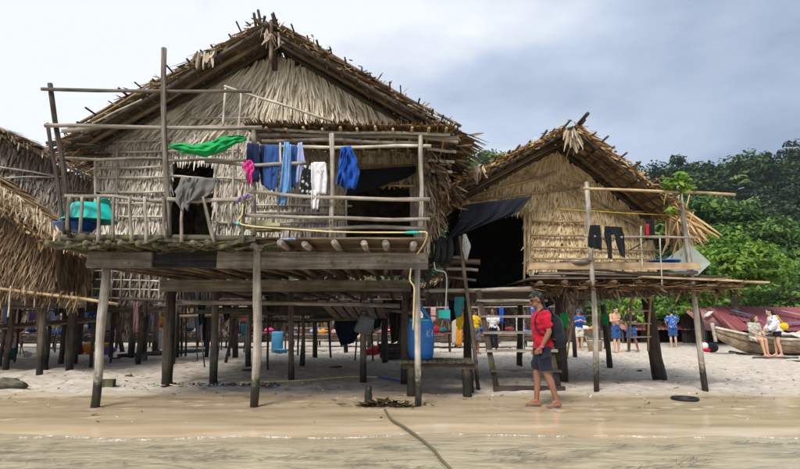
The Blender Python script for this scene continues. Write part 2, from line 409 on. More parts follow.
# ================================================================== the ground
FOOT = [(2.35 + k * .33, 8.1 + (.1 if k % 2 else -.1) + .02 * k, .05) for k in range(14)] + [(-6 + k * .4, 8.9 + .3 * math.sin(k * .5) + (.1 if k % 2 else -.1), .1) for k in range(16)] + [(random.uniform(-6, 7), random.uniform(7.2, 9.2), random.uniform(0, 3)) for _ in range(26)]
def shore(x):
    return 6.42 + 0.10 * math.sin(x * 0.9 + 0.6) + 0.05 * math.sin(x * 2.3)
def ground_z(x, y):
    x = np.asarray(x, float); y = np.asarray(y, float)
    sh = 6.42 + 0.10 * np.sin(x * 0.9 + 0.6) + 0.05 * np.sin(x * 2.3)
    dip = np.where(y < sh + 0.55, -0.06 * (sh + 0.55 - y) ** 1.15 if False else -0.055 * np.maximum(0, sh + 0.55 - y), 0)
    dip = np.maximum(dip, -1.5)
    dry = np.clip((y - 9.2) / 1.2, 0, 1)
    lump = (vnoise(x * 1.1, y * 1.1, 1) - 0.5) * 0.06 + (vnoise(x * 3.1 + 5, y * 3.1, 2) - 0.5) * 0.05 + (vnoise(x * 6.3, y * 6.3 + 3, 3) - 0.5) * 0.05
    wetl = (vnoise(x * 0.7 + 9, y * 1.3, 4) - 0.5) * 0.018 + (vnoise(x * 2.2, y * 3.0, 6) - 0.5) * 0.006
    for (fx, fy, fa) in FOOT:
        c_, s_ = math.cos(fa), math.sin(fa); u_ = (x - fx) * c_ + (y - fy) * s_; v_ = -(x - fx) * s_ + (y - fy) * c_
        wetl = wetl - 0.026 * np.exp(-(u_ / .11) ** 2 - (v_ / .06) ** 2) + 0.012 * np.exp(-(u_ / .2) ** 2 - (v_ / .12) ** 2)
    near = np.clip((40 - y) / 10, 0, 1) * np.clip((30 - np.abs(x)) / 8, 0, 1)
    return dip + (lump * dry + wetl * (1 - dry)) * near
xs = np.concatenate([-np.geomspace(16, 420, 22)[::-1], np.linspace(-15.8, 15.8, 420), np.geomspace(16, 420, 22)])
ys = np.concatenate([-np.geomspace(0.5, 300, 16)[::-1] + 3, np.linspace(3, 13, 190), np.linspace(13.1, 34, 170), np.geomspace(34.3, 520, 24)])
XX, YY = np.meshgrid(xs, ys)
ZZ = ground_z(XX, YY)
m = MB(); nx = len(xs); ny = len(ys)
ii, jj = np.meshgrid(np.arange(ny - 1), np.arange(nx - 1), indexing='ij'); a0 = (ii * nx + jj).ravel()
m.add(np.stack([XX, YY, ZZ], -1), np.stack([a0, a0 + 1, a0 + nx + 1, a0 + nx], 1))
gm, nt, b = new_mat('sand')
ge = N(nt, 'ShaderNodeNewGeometry'); sp = N(nt, 'ShaderNodeSeparateXYZ', {0: ge.outputs['Position']})
nA = N(nt, 'ShaderNodeTexNoise', {'Vector': ge.outputs['Position'], 'Scale': 0.55, 'Detail': 6})
nB = N(nt, 'ShaderNodeTexNoise', {'Vector': ge.outputs['Position'], 'Scale': 5.0, 'Detail': 8, 'Roughness': 0.7})
nC = N(nt, 'ShaderNodeTexNoise', {'Vector': ge.outputs['Position'], 'Scale': 60, 'Detail': 4})
dry = ramp(nt, nB.outputs['Fac'], [(0.28, (0.33, 0.285, 0.235)), (0.48, (0.48, 0.425, 0.36)), (0.72, (0.60, 0.54, 0.465))])
nS = N(nt, 'ShaderNodeTexNoise', {'Vector': N(nt, 'ShaderNodeMapping', {'Vector': ge.outputs['Position'], 'Scale': (0.5, 2.2, 1)}).outputs[0], 'Scale': 1.4, 'Detail': 6})
wetc = ramp(nt, nS.outputs['Fac'], [(0.3, (0.43, 0.33, 0.205)), (0.52, (0.56, 0.44, 0.29)), (0.72, (0.66, 0.54, 0.37))])
yw = math_(nt, 'MULTIPLY_ADD', nA.outputs['Fac'], 1.5, sp.outputs['Y'])
wet = ramp(nt, math_(nt, 'MULTIPLY_ADD', yw, 1 / 3.0, -9.0 / 3.0), [(0.36, (1, 1, 1)), (0.62, (0, 0, 0))])
c = mixc(nt, wet, dry, wetc)
# the bed of the shallow water: yellowish silt with dark drifts of seagrass litter
mpw = N(nt, 'ShaderNodeMapping', {'Vector': ge.outputs['Position'], 'Scale': (0.5, 1.6, 1), 'Rotation': (0, 0, 0.12)})
nW = N(nt, 'ShaderNodeTexNoise', {'Vector': mpw.outputs[0], 'Scale': 2.6, 'Detail': 9, 'Roughness': 0.7, 'Distortion': 1.2})
bed = ramp(nt, nW.outputs['Fac'], [(0.36, (0.19, 0.165, 0.115)), (0.45, (0.44, 0.38, 0.265)), (0.55, (0.62, 0.54, 0.39)), (0.72, (0.74, 0.66, 0.50))])
under = ramp(nt, math_(nt, 'MULTIPLY_ADD', sp.outputs['Z'], -30.0, -0.9), [(0.0, (0, 0, 0)), (0.5, (1, 1, 1))])
c = mixc(nt, under, c, bed)
far = ramp(nt, math_(nt, 'MULTIPLY_ADD', math_(nt, 'MULTIPLY_ADD', nA.outputs['Fac'], 5.0, sp.outputs['Y']), 0.1, -3.2), [(0.2, (0, 0, 0)), (0.6, (1, 1, 1))])
c = mixc(nt, far, c, (0.07, 0.075, 0.035))
nt.links.new(c, b.inputs['Base Color'])
nt.links.new(mixc(nt, wet, (0.95,) * 3, (0.13,) * 3), b.inputs['Roughness'])
nt.links.new(mixc(nt, wet, (0.1,) * 3, (0.5,) * 3), b.inputs['Specular IOR Level'])
hB = math_(nt, 'MULTIPLY_ADD', nC.outputs['Fac'], 0.25, nB.outputs['Fac'])
bs = N(nt, 'ShaderNodeBump', {'Height': hB, 'Distance': 0.02}); nt.links.new(mixc(nt, wet, (0.55,) * 3, (0.08,) * 3), bs.inputs['Strength'])
nt.links.new(bs.outputs[0], b.inputs['Normal'])
tag(m.build('beach_sand', gm, smooth=True), kind='structure')

# shallow sea: a thin clear sheet whose edge follows the shore
wm, nt, b = new_mat('shallow_water')
nt.nodes.remove(b)
ge = N(nt, 'ShaderNodeNewGeometry')
mp = N(nt, 'ShaderNodeMapping', {'Vector': ge.outputs['Position'], 'Scale': (0.8, 2.4, 1)})
n1 = N(nt, 'ShaderNodeTexNoise', {'Vector': mp.outputs[0], 'Scale': 3.0, 'Detail': 5, 'Roughness': 0.55, 'Distortion': 0.5})
bp = N(nt, 'ShaderNodeBump', {'Height': n1.outputs['Fac'], 'Strength': 0.4, 'Distance': 0.06})
tr = N(nt, 'ShaderNodeBsdfTransparent', {'Color': (0.97, 0.97, 0.92, 1)})
mu = N(nt, 'ShaderNodeBsdfDiffuse', {'Color': (0.80, 0.71, 0.54, 1), 'Normal': bp.outputs[0]})
ms = N(nt, 'ShaderNodeMixShader', {0: 0.22, 1: tr.outputs[0], 2: mu.outputs[0]})
gl = N(nt, 'ShaderNodeBsdfGlossy', {'Color': (1, 1, 1, 1), 'Roughness': 0.16, 'Normal': bp.outputs[0]})
fr = N(nt, 'ShaderNodeFresnel', {'IOR': 1.33, 'Normal': bp.outputs[0]})
mx = N(nt, 'ShaderNodeMixShader', {0: math_(nt, 'MULTIPLY', fr.outputs[0], 0.7), 1: ms.outputs[0], 2: gl.outputs[0]})
nt.links.new(mx.outputs[0], nt.nodes['Material Output'].inputs['Surface'])
m = MB()
wx = np.concatenate([[-400, -150, -60, -25], np.linspace(-12, 12, 160), [25, 60, 150, 400]])
rows = []
for f in (0.12, -0.05, -0.4, -1.0, -2.0, -3.5, -8, -40, -300):
    rows.append([[x, shore(x) + f, -0.024] for x in wx])
g = np.array(rows); r_, c_ = g.shape[:2]
ii, jj = np.meshgrid(np.arange(r_ - 1), np.arange(c_ - 1), indexing='ij'); a0 = (ii * c_ + jj).ravel()
m.add(g, np.stack([a0, a0 + c_, a0 + c_ + 1, a0 + 1], 1))
tag(m.build('sea_water', wm), kind='structure')

# foam along the water's edge
fm, nt, b = new_mat('foam')
b.inputs['Base Color'].default_value = (.74, .74, .70, 1); b.inputs['Roughness'].default_value = .6
ge = N(nt, 'ShaderNodeNewGeometry'); fn1 = N(nt, 'ShaderNodeTexVoronoi', {'Vector': ge.outputs['Position'], 'Scale': 34}, feature='DISTANCE_TO_EDGE'); fn2 = N(nt, 'ShaderNodeTexNoise', {'Vector': ge.outputs['Position'], 'Scale': 9, 'Detail': 4})
fa = math_(nt, 'MULTIPLY', ramp(nt, fn1.outputs['Distance'], [(0.02, (1, 1, 1)), (0.22, (.12, .12, .12))]), ramp(nt, fn2.outputs['Fac'], [(0.38, (.05, .05, .05)), (0.62, (1, 1, 1))]))
ft = N(nt, 'ShaderNodeBsdfTransparent'); fx = N(nt, 'ShaderNodeMixShader', {0: fa, 1: ft.outputs[0], 2: b.outputs[0]}); nt.links.new(fx.outputs[0], nt.nodes['Material Output'].inputs['Surface'])
m = MB()
def foam_ribbon(xa, xb, off, wmax, gap):
    xs_ = np.arange(xa, xb, .025); n_ = len(xs_)
    yc = np.array([shore(x) for x in xs_]) + off + .05 * np.sin(xs_ * 3.1 + off * 40) + (vnoise(xs_ * 6, xs_ * 0 + off * 50, 61) - .5) * .07
    wd = np.clip(vnoise(xs_ * 9, xs_ * 0 + off * 90 + 3, 62) - gap, 0, 1) * wmax
    for i in range(n_ - 1):
        if wd[i] < .002 and wd[i + 1] < .002: continue
        a_, b_ = max(wd[i], .001), max(wd[i + 1], .001)
        m.add([(xs_[i], yc[i] - a_, -.0225), (xs_[i + 1], yc[i + 1] - b_, -.0225), (xs_[i + 1], yc[i + 1], -.013), (xs_[i], yc[i], -.013), (xs_[i], yc[i] + a_, -.021), (xs_[i + 1], yc[i + 1] + b_, -.021)], [[0, 1, 2, 3], [3, 2, 5, 4]])
foam_ribbon(-4.2, -1.7, .03, .09, .22); foam_ribbon(-3.7, -2.2, -.07, .06, .3); foam_ribbon(-6.5, -4.1, .0, .05, .4); foam_ribbon(-1.8, 6.5, .02, .035, .45)
for _ in range(40):
    x = random.uniform(-5.5, 5.5); y = random.uniform(4.6, 6.3); r2 = random.uniform(0.002, 0.006)
    m.ell((x, y, -0.022), (r2 * 2.4, r2, r2 * 0.4), 6, 4)
tag(m.build('sea_foam', fm, smooth=True), 'white foam along the edge of the shallow water', 'foam', kind='stuff')

# dark seagrass litter in the shallows and small litter on the sand
m = MB(); n = 2600
cx = rng.uniform(-6, 6, 90); cy = rng.uniform(4.7, 6.2, 90); ci = rng.integers(0, 90, n)
p = np.stack([cx[ci] + rng.normal(0, 0.16, n), cy[ci] + rng.normal(0, 0.03, n), np.zeros(n)], 1)
p[:, 2] = ground_z(p[:, 0], p[:, 1]) + 0.006
an = rng.normal(0.1, 0.5, n); d = np.stack([np.cos(an), np.sin(an), np.zeros(n)], 1); sd2 = np.stack([-np.sin(an), np.cos(an), np.zeros(n)], 1)
m.strips(p, d, sd2, (0, 0, 1), rng.uniform(0.04, 0.16, n), rng.uniform(0.004, 0.012, n), 0.1)
M['weed'] = fibre('weed', [(0, (0.02, 0.02, 0.012)), (1, (0.09, 0.08, 0.04))])
tag(m.build('seagrass_litter', M['weed']), 'dark seagrass scraps drifting in the shallow water', 'seagrass', kind='stuff')
m = MB(); n = 2600
p = np.stack([rng.uniform(-9, 9, n), rng.uniform(7.0, 21, n), np.zeros(n)], 1)
keep = rng.random(n) < np.clip((p[:, 1] - 7.2) / 4, 0.12, 1); p = p[keep]; n = len(p); p[:, 2] = ground_z(p[:, 0], p[:, 1]) + 0.008
an = rng.uniform(0, 6.28, n); d = np.stack([np.cos(an), np.sin(an), np.zeros(n)], 1); sd2 = np.stack([-np.sin(an), np.cos(an), np.zeros(n)], 1)
m.strips(p, d, sd2, (0, 0, 1), rng.uniform(0.02, 0.13, n), rng.uniform(0.01, 0.04, n), 0.2)
tag(m.build('leaf_litter', M['loose_brown']), 'scattered dead leaves and twigs on the sand', 'litter', kind='stuff')
m = MB()
for _ in range(330):
    x, y = random.uniform(-9, 9), random.uniform(6.9, 20); r2 = random.uniform(0.008, 0.022) if y > 9 else random.uniform(0.004, 0.010)
    m.ell((x, y, float(ground_z(x, y)) + r2 * 0.2), (r2 * 1.3, r2, r2 * 0.6), 6, 4, Quaternion((0, 0, 1), random.uniform(0, 3)))
tag(m.build('beach_pebbles', plain('pebble', (0.55, 0.52, 0.47), 0.8, 0.6, 2.0), smooth=True), 'small pale pebbles and shell bits on the sand', 'pebbles', kind='stuff')

# ================================================================== hill and forest
RIDGE = [(-700, 190), (-200, 196), (85, 192), (300, 194), (440, 186), (470, 174), (500, 172), (530, 178), (600, 190), (640, 184), (690, 184), (712, 175), (740, 170), (800, 171), (880, 158), (1100, 150), (1600, 170)]
def ridge_py(px): return np.interp(px, [r[0] for r in RIDGE], [r[1] for r in RIDGE])
HY0, HY1 = 62.0, 175.0
def hill_z(x, y):
    x = np.asarray(x, float); y = np.asarray(y, float)
    px = 400 + x / HY1 * FPX * 0.97
    rz = np.array([P(400, q, HY1).z for q in np.atleast_1d(ridge_py(px)).ravel()]).reshape(np.shape(px)) - 5.0
    f = np.clip((y - HY0) / (HY1 - HY0), 0, 1.0); f = f * f * (3 - 2 * f) * 0.55 + f * 0.45
    back = np.clip((y - HY1) / 150, 0, 1)
    return rz * f * (1 - 0.7 * back) + (vnoise(x / 17.0 + 3, y / 17.0, 21) - 0.5) * 7 * f
hx = np.linspace(-420, 480, 110); hy = np.linspace(HY0 - 4, 340, 40)
XX, YY = np.meshgrid(hx, hy); ZZ = hill_z(XX, YY) - 0.3
m = MB(); nx, ny = len(hx), len(hy); ii, jj = np.meshgrid(np.arange(ny - 1), np.arange(nx - 1), indexing='ij'); a0 = (ii * nx + jj).ravel()
m.add(np.stack([XX, YY, ZZ], -1), np.stack([a0, a0 + 1, a0 + nx + 1, a0 + nx], 1))
tag(m.build('hill', plain('hill_floor', (0.028, 0.038, 0.014), 0.95, 0.3, 0.2), smooth=True), kind='structure')

def leaf_mat(name, stops, transl=0.25, noise=0.6): return fibre(name, stops, 0.55, transl, noise)
M['leaf_far'] = leaf_mat('leaf_far', [(0, (0.010, 0.026, 0.010)), (0.4, (0.036, 0.080, 0.024)), (1, (0.15, 0.235, 0.065))], 0.15, 0.7)
M['leaf_mid'] = leaf_mat('leaf_mid', [(0, (0.018, 0.042, 0.012)), (0.45, (0.052, 0.115, 0.024)), (1, (0.14, 0.24, 0.05))], 0.2)
M['leaf_bright'] = leaf_mat('leaf_bright', [(0, (0.04, 0.095, 0.012)), (0.45, (0.115, 0.235, 0.03)), (1, (0.30, 0.44, 0.075))], 0.35)
M['leaf_vine'] = leaf_mat('leaf_vine', [(0, (0.035, 0.085, 0.015)), (0.45, (0.095, 0.185, 0.035)), (1, (0.21, 0.33, 0.085))], 0.3)
M['bark'] = wood('bark', (0.05, 0.04, 0.03), (0.20, 0.17, 0.14))
def crown(m, c, rad, nclump, nleaf, size, up=0.5, flat=0.75, tone=None):
    """a crown of leaf clumps; each clump a hollow shell of leaf faces"""
    c = np.array(tuple(c), float); rad = np.array(rad, float)
    for _ in range(nclump):
        d = rng.normal(0, 1, 3); d /= np.linalg.norm(d); d[2] = d[2] * 0.8 + 0.18
        cc = c + d * rad * rng.uniform(0.45, 0.95)
        cr_ = rad.mean() * rng.uniform(0.24, 0.46)
        n = int(nleaf * rng.uniform(0.6, 1.4))
        q = rng.normal(0, 1, (n, 3)); q /= np.linalg.norm(q, axis=1)[:, None]
        q[:, 2] = np.where(q[:, 2] < -0.2, q[:, 2] * 0.4, q[:, 2])
        pos = cc + q * cr_ * rng.uniform(0.55, 1.12, (n, 1)) * np.array([1.15, 1.15, flat])
        nr = q * 0.7 + np.array([0, 0, up]) + rng.normal(0, 0.45, (n, 3)); nr /= np.linalg.norm(nr, axis=1)[:, None]
        a = np.cross(nr, rng.normal(0, 1, (n, 3))); a /= np.linalg.norm(a, axis=1)[:, None]; bb = np.cross(nr, a)
        s = (size * rng.uniform(0.6, 1.35, (n, 1)))
        m.quads(pos, a * s, bb * s * 0.55, np.clip((rng.uniform(0.0, 0.75) if tone is None else tone + rng.uniform(-.18, .18)) + rng.normal(0.12, 0.14, n), 0, 1))
m = MB(); k = 0
while k < 900:
    y = rng.uniform(HY0 + 4, HY1 + 14) if rng.random() < 0.65 else rng.uniform(HY1 - 18, HY1 + 10)
    px = rng.uniform(-160, 960)
    if px < 420 and rng.random() < 0.5: continue
    x = (px - 400) / FPX * y
    z = float(hill_z(np.array([x]), np.array([y]))[0]); s = rng.choice([2.6, 3.4, 4.4, 5.4, 7.0]) * rng.uniform(.85, 1.15) * (0.75 + y / 600); z += rng.choice([0, 0, 1, 3])
    tall = rng.uniform(0.75, 1.25)
    crown(m, (x, y, z + s * 0.75), (s, s, s * 0.75 * tall), int(rng.integers(6, 12)), 58, 0.30 + y * 0.0024, 0.8, tone=rng.choice([0.0, .1, .25, .45, .8]))
    k += 1
tag(m.build('hill_forest', M['leaf_far']), 'dense dark green rainforest covering the hill behind the village', 'forest', kind='stuff')

def tree(name, label, px, Y, zt, rad, leafmat, ncl, nl, size, zc=None, group=None, base_px=None):
    """zt: picture row of the crown's top"""
    top = P(px, zt, Y); rx, rz = rad
    cz = top.z - rz
    bx = top.x if base_px is None else P(base_px, 316, Y).x
    t = thing(name, (bx, Y, 0), label, 'tree', group)
    m = MB(); ln = cz
    m.tube([(bx, Y, -0.3), (bx + 0.1, Y, ln * 0.35), (bx * 0.4 + top.x * 0.6, Y + 0.1, ln * 0.7), (top.x, Y, cz + rz * 0.4)], [rx * 0.09, rx * 0.075, rx * 0.06, rx * 0.02], 8)
    for _ in range(9):
        a = random.uniform(0, 6.28); s0 = Vector((top.x, Y, cz * random.uniform(0.65, 0.95)))
        e2 = Vector((top.x + math.cos(a) * rx * 0.75, Y + math.sin(a) * rx * 0.75, cz + random.uniform(-0.4, 0.6) * rz))
        m.tube([s0, s0.lerp(e2, 0.5) + Vector((0, 0, 0.15)), e2], [rx * 0.035, rx * 0.025, rx * 0.008], 6)
    m.build('trunk', M['bark'], t, smooth=True)
    m = MB(); crown(m, (top.x, Y, cz), (rx, rx * 0.9, rz), ncl, nl, size)
    m.build('crown', leafmat, t)
    return t
tree('broadleaf_tree', 'bright green leafy tree beside the far end of the right hut', 728, 27, 233, (2.3, 1.9), M['leaf_bright'], 34, 170, 0.15)
tree('broadleaf_tree', 'yellow-green tree low behind the right hut platform and drying frame', 694, 24, 262, (1.7, 1.25), M['leaf_bright'], 26, 150, 0.13)
tree('broadleaf_tree', 'green tree seen under the right hut floor behind the shirtless man', 640, 29, 296, (2.3, 0.95), M['leaf_bright'], 22, 130, 0.14)
tree('climber_tree', 'light green vine-covered tree between the bright tree and the frame edge', 775, 36, 258, (4.6, 2.6), M['leaf_vine'], 40, 150, 0.19)
tree('jungle_tree', 'dark rounded tree at the right edge above the vine-covered tree', 800, 48, 222, (5.5, 3.6), M['leaf_mid'], 40, 150, 0.25)
tree('jungle_tree', 'dark tall tree directly behind the tip of the long bamboo pole', 745, 50, 200, (4.6, 4.6), M['leaf_mid'], 40, 150, 0.25)
tree('jungle_tree', 'dark tree rising behind the papaya leaves on the pole', 690, 52, 196, (4.2, 3.6), M['leaf_mid'], 34, 150, 0.25)
tree('jungle_tree', 'dark tree hidden mostly behind the right hut roof', 640, 56, 200, (4.6, 3.6), M['leaf_mid'], 34, 140, 0.26)
tree('jungle_tree', 'dark tree outside the frame edge on the right', 850, 44, 215, (5.0, 4.2), M['leaf_mid'], 30, 140, 0.25)
# shrubs that close the gap at the foot of the hill
m = MB()
for px in np.arange(-80, 960, 17):
    Y = rng.uniform(54, 61); x = (px - 400) / FPX * Y; s = rng.uniform(1.6, 3.0)
    crown(m, (x, Y, s * 0.6), (s, s, s * 0.9), 7, 60, 0.3)
tag(m.build('undergrowth', M['leaf_mid']), 'dark undergrowth along the foot of the forest hill', 'undergrowth', kind='stuff')
# ================================================================== thatch builders
def thatch_wall(parent, o, u, n, width, ztop, z0, courses, mat, back, op=(), step=0.028, ln=0.3, sw=0.04, lean=0.0, out=0.10, curl=0.06, jitter=0.10, leanf=None, name='wall', battens=None):
    """a wall from point o along u (outward normal n): backing sheet with openings, courses of hanging leaf strips"""
    o = Vector(o); u = Vector(u).normalized(); n = Vector(n).normalized()
    w = part_empty(name, parent)
    m = MB(); k = 40; dx = width / k
    zs_all = sorted({z0} | {q for a in op for q in (a[2], a[3])})
    for i in range(k):
        s0, s1 = i * dx, (i + 1) * dx; sm = (s0 + s1) / 2
        segs = [(z0, min(ztop(s0), ztop(s1)))]
        for (a, bq, c, d) in op:
            if a <= sm <= bq:
                new = []
                for lo, hi in segs:
                    if hi > d: new.append((max(lo, d), hi))
                    if lo < c: new.append((lo, min(hi, c)))
                segs = new
        for lo, hi in segs:
            if hi - lo < 0.02: continue
            c = o + u * sm + Vector((0, 0, (lo + hi) / 2 - o.z)) - n * 0.035
            ang = math.atan2(u.y, u.x)
            m.box(c, (dx * 1.02, 0.03, hi - lo), Quaternion((0, 0, 1), ang))
    m.build('backing', back, w)
    for zi in courses:
        s = np.arange(0.0, width, step) + rng.uniform(-step, step, len(np.arange(0.0, width, step)))
        s = np.clip(s, 0.01, width - 0.01)
        zt = np.array([ztop(q) for q in s])
        z = np.full(len(s), zi) + rng.normal(0, jitter * 0.25, len(s))
        ok = z < zt + 0.04
        for (a, bq, c, d) in op: ok &= ~((s > a) & (s < bq) & (z > c) & (z - ln * 0.5 < d))
        s, z = s[ok], z[ok]
        if not len(s): continue
        q = len(s)
        le = np.array([leanf(a, b) for a, b in zip(s, z)]) if leanf else np.full(q, lean)
        le = le + rng.normal(0, jitter, q)
        un = np.array(u); nn = np.array(n)
        d = un * np.sin(le)[:, None] + np.array([0, 0, -1.0]) * np.cos(le)[:, None] + nn * rng.uniform(0.02, out, q)[:, None]
        d /= np.linalg.norm(d, axis=1)[:, None]
        sdv = un * np.cos(le)[:, None] + np.array([0, 0, 1.0]) * np.sin(le)[:, None] + nn * rng.normal(0, 0.28, q)[:, None]
        sdv /= np.linalg.norm(sdv, axis=1)[:, None]
        p = np.array(o) + un * s[:, None] + nn * (rng.uniform(0.0, 0.03, q))[:, None]; p[:, 2] = z
        lq = ln * rng.uniform(0.7, 1.2, q); lq = np.minimum(lq, np.maximum(0.1, z - z0 + 0.1))
        mm = MB().strips(p, d, sdv, nn, lq, sw * rng.uniform(0.6, 1.4, q), rng.normal(curl, 0.08, q))
        tag(mm.build('leaf_course', mat, w), kind='stuff')
    return w

PANELS = {}
def panel_meshes(mat, wd, ln, nst=13, nvar=6):
    key = (mat.name, round(wd, 2), round(ln, 2))
    if key in PANELS: return PANELS[key]
    out = []
    for k in range(nvar):
        m = MB()
        g = [[(-wd / 2 * 1.02, 0.0, -0.004), (wd / 2 * 1.02, 0.0, -0.004)], [(-wd / 2 * 1.02, ln * 0.8, -0.004), (wd / 2 * 1.02, ln * 0.8, -0.004)]]
        m.sheet(g, 0.012, 0.35 + 0.3 * random.random(), (0, 0, 1))
        for lay in (0.010, -0.008):
            x = (np.arange(nst) + 0.5) / nst * wd - wd / 2 + rng.normal(0, 0.006, nst)
            p = np.stack([x, np.full(nst, 0.02), np.full(nst, lay)], 1)
            a = rng.normal(0, 0.10, nst)
            m.strips(p, np.stack([np.sin(a), np.cos(a), np.zeros(nst)], 1), np.stack([np.cos(a), -np.sin(a), rng.normal(0, 0.25, nst)], 1), (0, 0, -1 if lay < 0 else 1), ln * rng.uniform(0.86, 1.12, nst), wd / nst * rng.uniform(0.9, 1.5, nst), rng.normal(0.03, 0.05, nst))
        out.append(m.mesh('thatch_panel', mat))
    PANELS[key] = out
    return out

def roof_slope(parent, top_a, top_b, eave_a, eave_b, nrow, ncol, mat, overlap=1.9, sag=0.0, lift=0.10, jit=0.04, name='thatch_panel'):
    """panels laid in rows from the eave up; a = front end, b = rear end"""
    A0, B0, A1, B1 = map(Vector, (top_a, top_b, eave_a, eave_b))
    ed = ((A1 - A0).length + (B1 - B0).length) / 2; wd_all = ((B0 - A0).length + (B1 - A1).length) / 2
    rowh = ed / nrow; wd = wd_all / ncol; ln = rowh * overlap
    ms = panel_meshes(mat, wd, ln)
    for i in range(nrow - 1, -1, -1):
        f = i / nrow
        for j in range(ncol):
            gq = (j + 0.5) / ncol
            T = A0.lerp(B0, gq); E = A1.lerp(B1, gq)
            d = (E - T).normalized(); x = (B0 - A0).lerp(B1 - A1, f).normalized()
            nrm = x.cross(d); 
            if nrm.z < 0: x = -x; nrm = x.cross(d)
            p = T.lerp(E, f) + Vector((0, 0, -sag * math.sin(math.pi * f))) + nrm * (0.02 + random.uniform(-0.01, 0.02))
            x = (x - d * x.dot(d)).normalized(); nrm = x.cross(d).normalized()
            B4 = Matrix(((x.x, d.x, nrm.x, p.x), (x.y, d.y, nrm.y, p.y), (x.z, d.z, nrm.z, p.z), (0, 0, 0, 1)))
            B4 = B4 @ Matrix.Rotation(lift * random.uniform(0.6, 1.4), 4, 'X') @ Matrix.Rotation(random.gauss(0, jit), 4, 'Z') @ Matrix.Rotation(random.gauss(0, jit), 4, 'Y')
            link(bpy.data.objects.new(name, random.choice(ms)), parent, B4)

def loose_leaves(parent, a, b, n, ln, w, mat, down=(0, -0.2, -1), spread=0.5, name='loose_leaves', off=0.05, curl=0.1):
    a, b = np.array(Vector(a)), np.array(Vector(b)); f = rng.random(n)[:, None]
    p = a + (b - a) * f + rng.normal(0, off, (n, 3))
    d = np.array(down, float) + rng.normal(0, spread, (n, 3)); d /= np.linalg.norm(d, axis=1)[:, None]
    s = np.cross(d, rng.normal(0, 1, (n, 3))); s /= np.linalg.norm(s, axis=1)[:, None]
    m = MB().strips(p, d, s, np.cross(d, s), ln * rng.uniform(0.4, 1.2, n), w * rng.uniform(0.5, 1.4, n), rng.normal(curl, 0.15, n))
    return tag(m.build(name, mat, parent), kind='stuff')

# ================================================================== the large stilt hut
H1 = thing('stilt_hut', (-2.35, 11.0, 0), 'large thatched hut on stilts with a balcony and washing on its porch', 'hut')
YF, YD, YW, YR, YB = 8.1, 7.6, 9.72, 9.05, 14.4
FZ = 2.5
# stilts, front row
post(H1, (106, 269), (94, 408), 0.075, M['pale_pole'], bend=0.012, r1=0.072)
post(H1, (258, 236, YF - 0.12), (254, 407), 0.075, M['pale_pole'], bend=0.006)
post(H1, (418, 268), (418, 406), 0.062, M['pale_pole'], bend=0.006)
# second row
post(H1, (171, 290), (167, 385), 0.125, M['post_dark'], wob=0.006)
post(H1, (216, 290), (213, 383), 0.095, M['post_mid'], wob=0.004)
post(H1, (291, 291), (291, 382), 0.075, M['post_mid'], wob=0.006)
post(H1, (364, 290), (363, 382), 0.085, M['post_mid'], wob=0.004)
post(H1, (406, 292), (404, 384), 0.09, M['post_dark'])
# third and fourth rows
for (a, bq, r, mt) in [((250, 300), (248, 367), .10, 'post_mid'), ((303, 300), (303, 366), .06, 'post_mid'), ((385, 300), (385, 362), .12, 'post_dark'), ((236, 300), (235, 358), .11, 'post_dark'), ((315, 300), (315, 357), .10, 'post_dark'), ((401, 300), (400, 356), .14, 'post_dark'), ((345, 305), (346, 353), .10, 'post_dark'), ((368, 302), (369, 354), .09, 'post_dark')]:
    post(H1, a, bq, r, M[mt])
pole('brace', P(234, 320, 15.0), G(226, 362), 0.05, M['dark_wood'], H1)
# beams
bz1 = (P(200, 252, YF).z + P(200, 268, YF).z) / 2
beam('beam', (P(88, 260, YF).x, YF + 0.02, bz1), (P(152, 260, YF).x, YF + 0.02, bz1), 0.10, 0.235, M['beam_grey'], H1)
beam('beam', (P(145, 260, YF).x, YF + 0.09, bz1 + 0.01), (P(226, 260, YF).x, YF + 0.09, bz1 + 0.01), 0.10, 0.245, M['plank_dark'], H1)
beam('beam', (P(218, 260, YF).x, YF, bz1), (P(428, 261, YF).x, YF + 0.03, bz1 - 0.02), 0.11, 0.25, M['beam_grey'], H1)
bz2 = P(300, 286, 10.6).z
beam('beam', (P(161, 286, 10.55).x, 10.55, bz2), (P(411, 286, 10.55).x, 10.55, bz2), 0.12, 0.22, M['beam_grey'], H1)
beam('beam', (P(161, 296, 14.3).x, 14.3, 2.1), (P(415, 296, 14.3).x, 14.3, 2.1), 0.12, 0.2, M['dark_wood'], H1)
beam('beam', (P(280, 307, 12.6).x, 12.6, P(280, 308, 12.6).z), (P(378, 307, 12.6).x, 12.6, P(380, 307, 12.6).z), 0.12, 0.28, M['dark_wood'], H1)
pl('cross_pole', (183, 301, 10.9), (400, 306, 10.7), 0.05, M['grey_wood'], H1)
for (xa, ya, xb, yb2, Y, r, mt) in [(120, 299, 235, 303, 13.5, .05, 'dark_wood'), (225, 304, 330, 300, 12.4, .045, 'brown_wood'), (200, 309, 300, 309, 14.0, .06, 'dark_wood'), (300, 312, 410, 309, 14.5, .06, 'dark_wood'), (180, 316, 290, 313, 15.5, .05, 'brown_wood'), (310, 318, 420, 316, 16.5, .06, 'dark_wood'), (240, 322, 330, 321, 17.5, .05, 'dark_wood'), (330, 308, 420, 313, 13.0, .045, 'grey_wood'), (160, 305, 230, 300, 11.8, .035, 'grey_wood'), (290, 320, 372, 319, 15.2, .04, 'grey_wood')]:
    pl('cross_pole', (xa, ya, Y), (xb, yb2, Y), r, M[mt], H1)
for k in range(16):
    px_ = 178 + k * 15 + random.uniform(-5, 5); yb_ = random.choice([353, 357, 361, 366, 370]); post(H1, (px_ + random.uniform(-6, 6), 304), (px_, yb_), random.uniform(.02, .045), M[random.choice(['post_dark', 'post_mid', 'dark_wood'])], name='thin_prop')
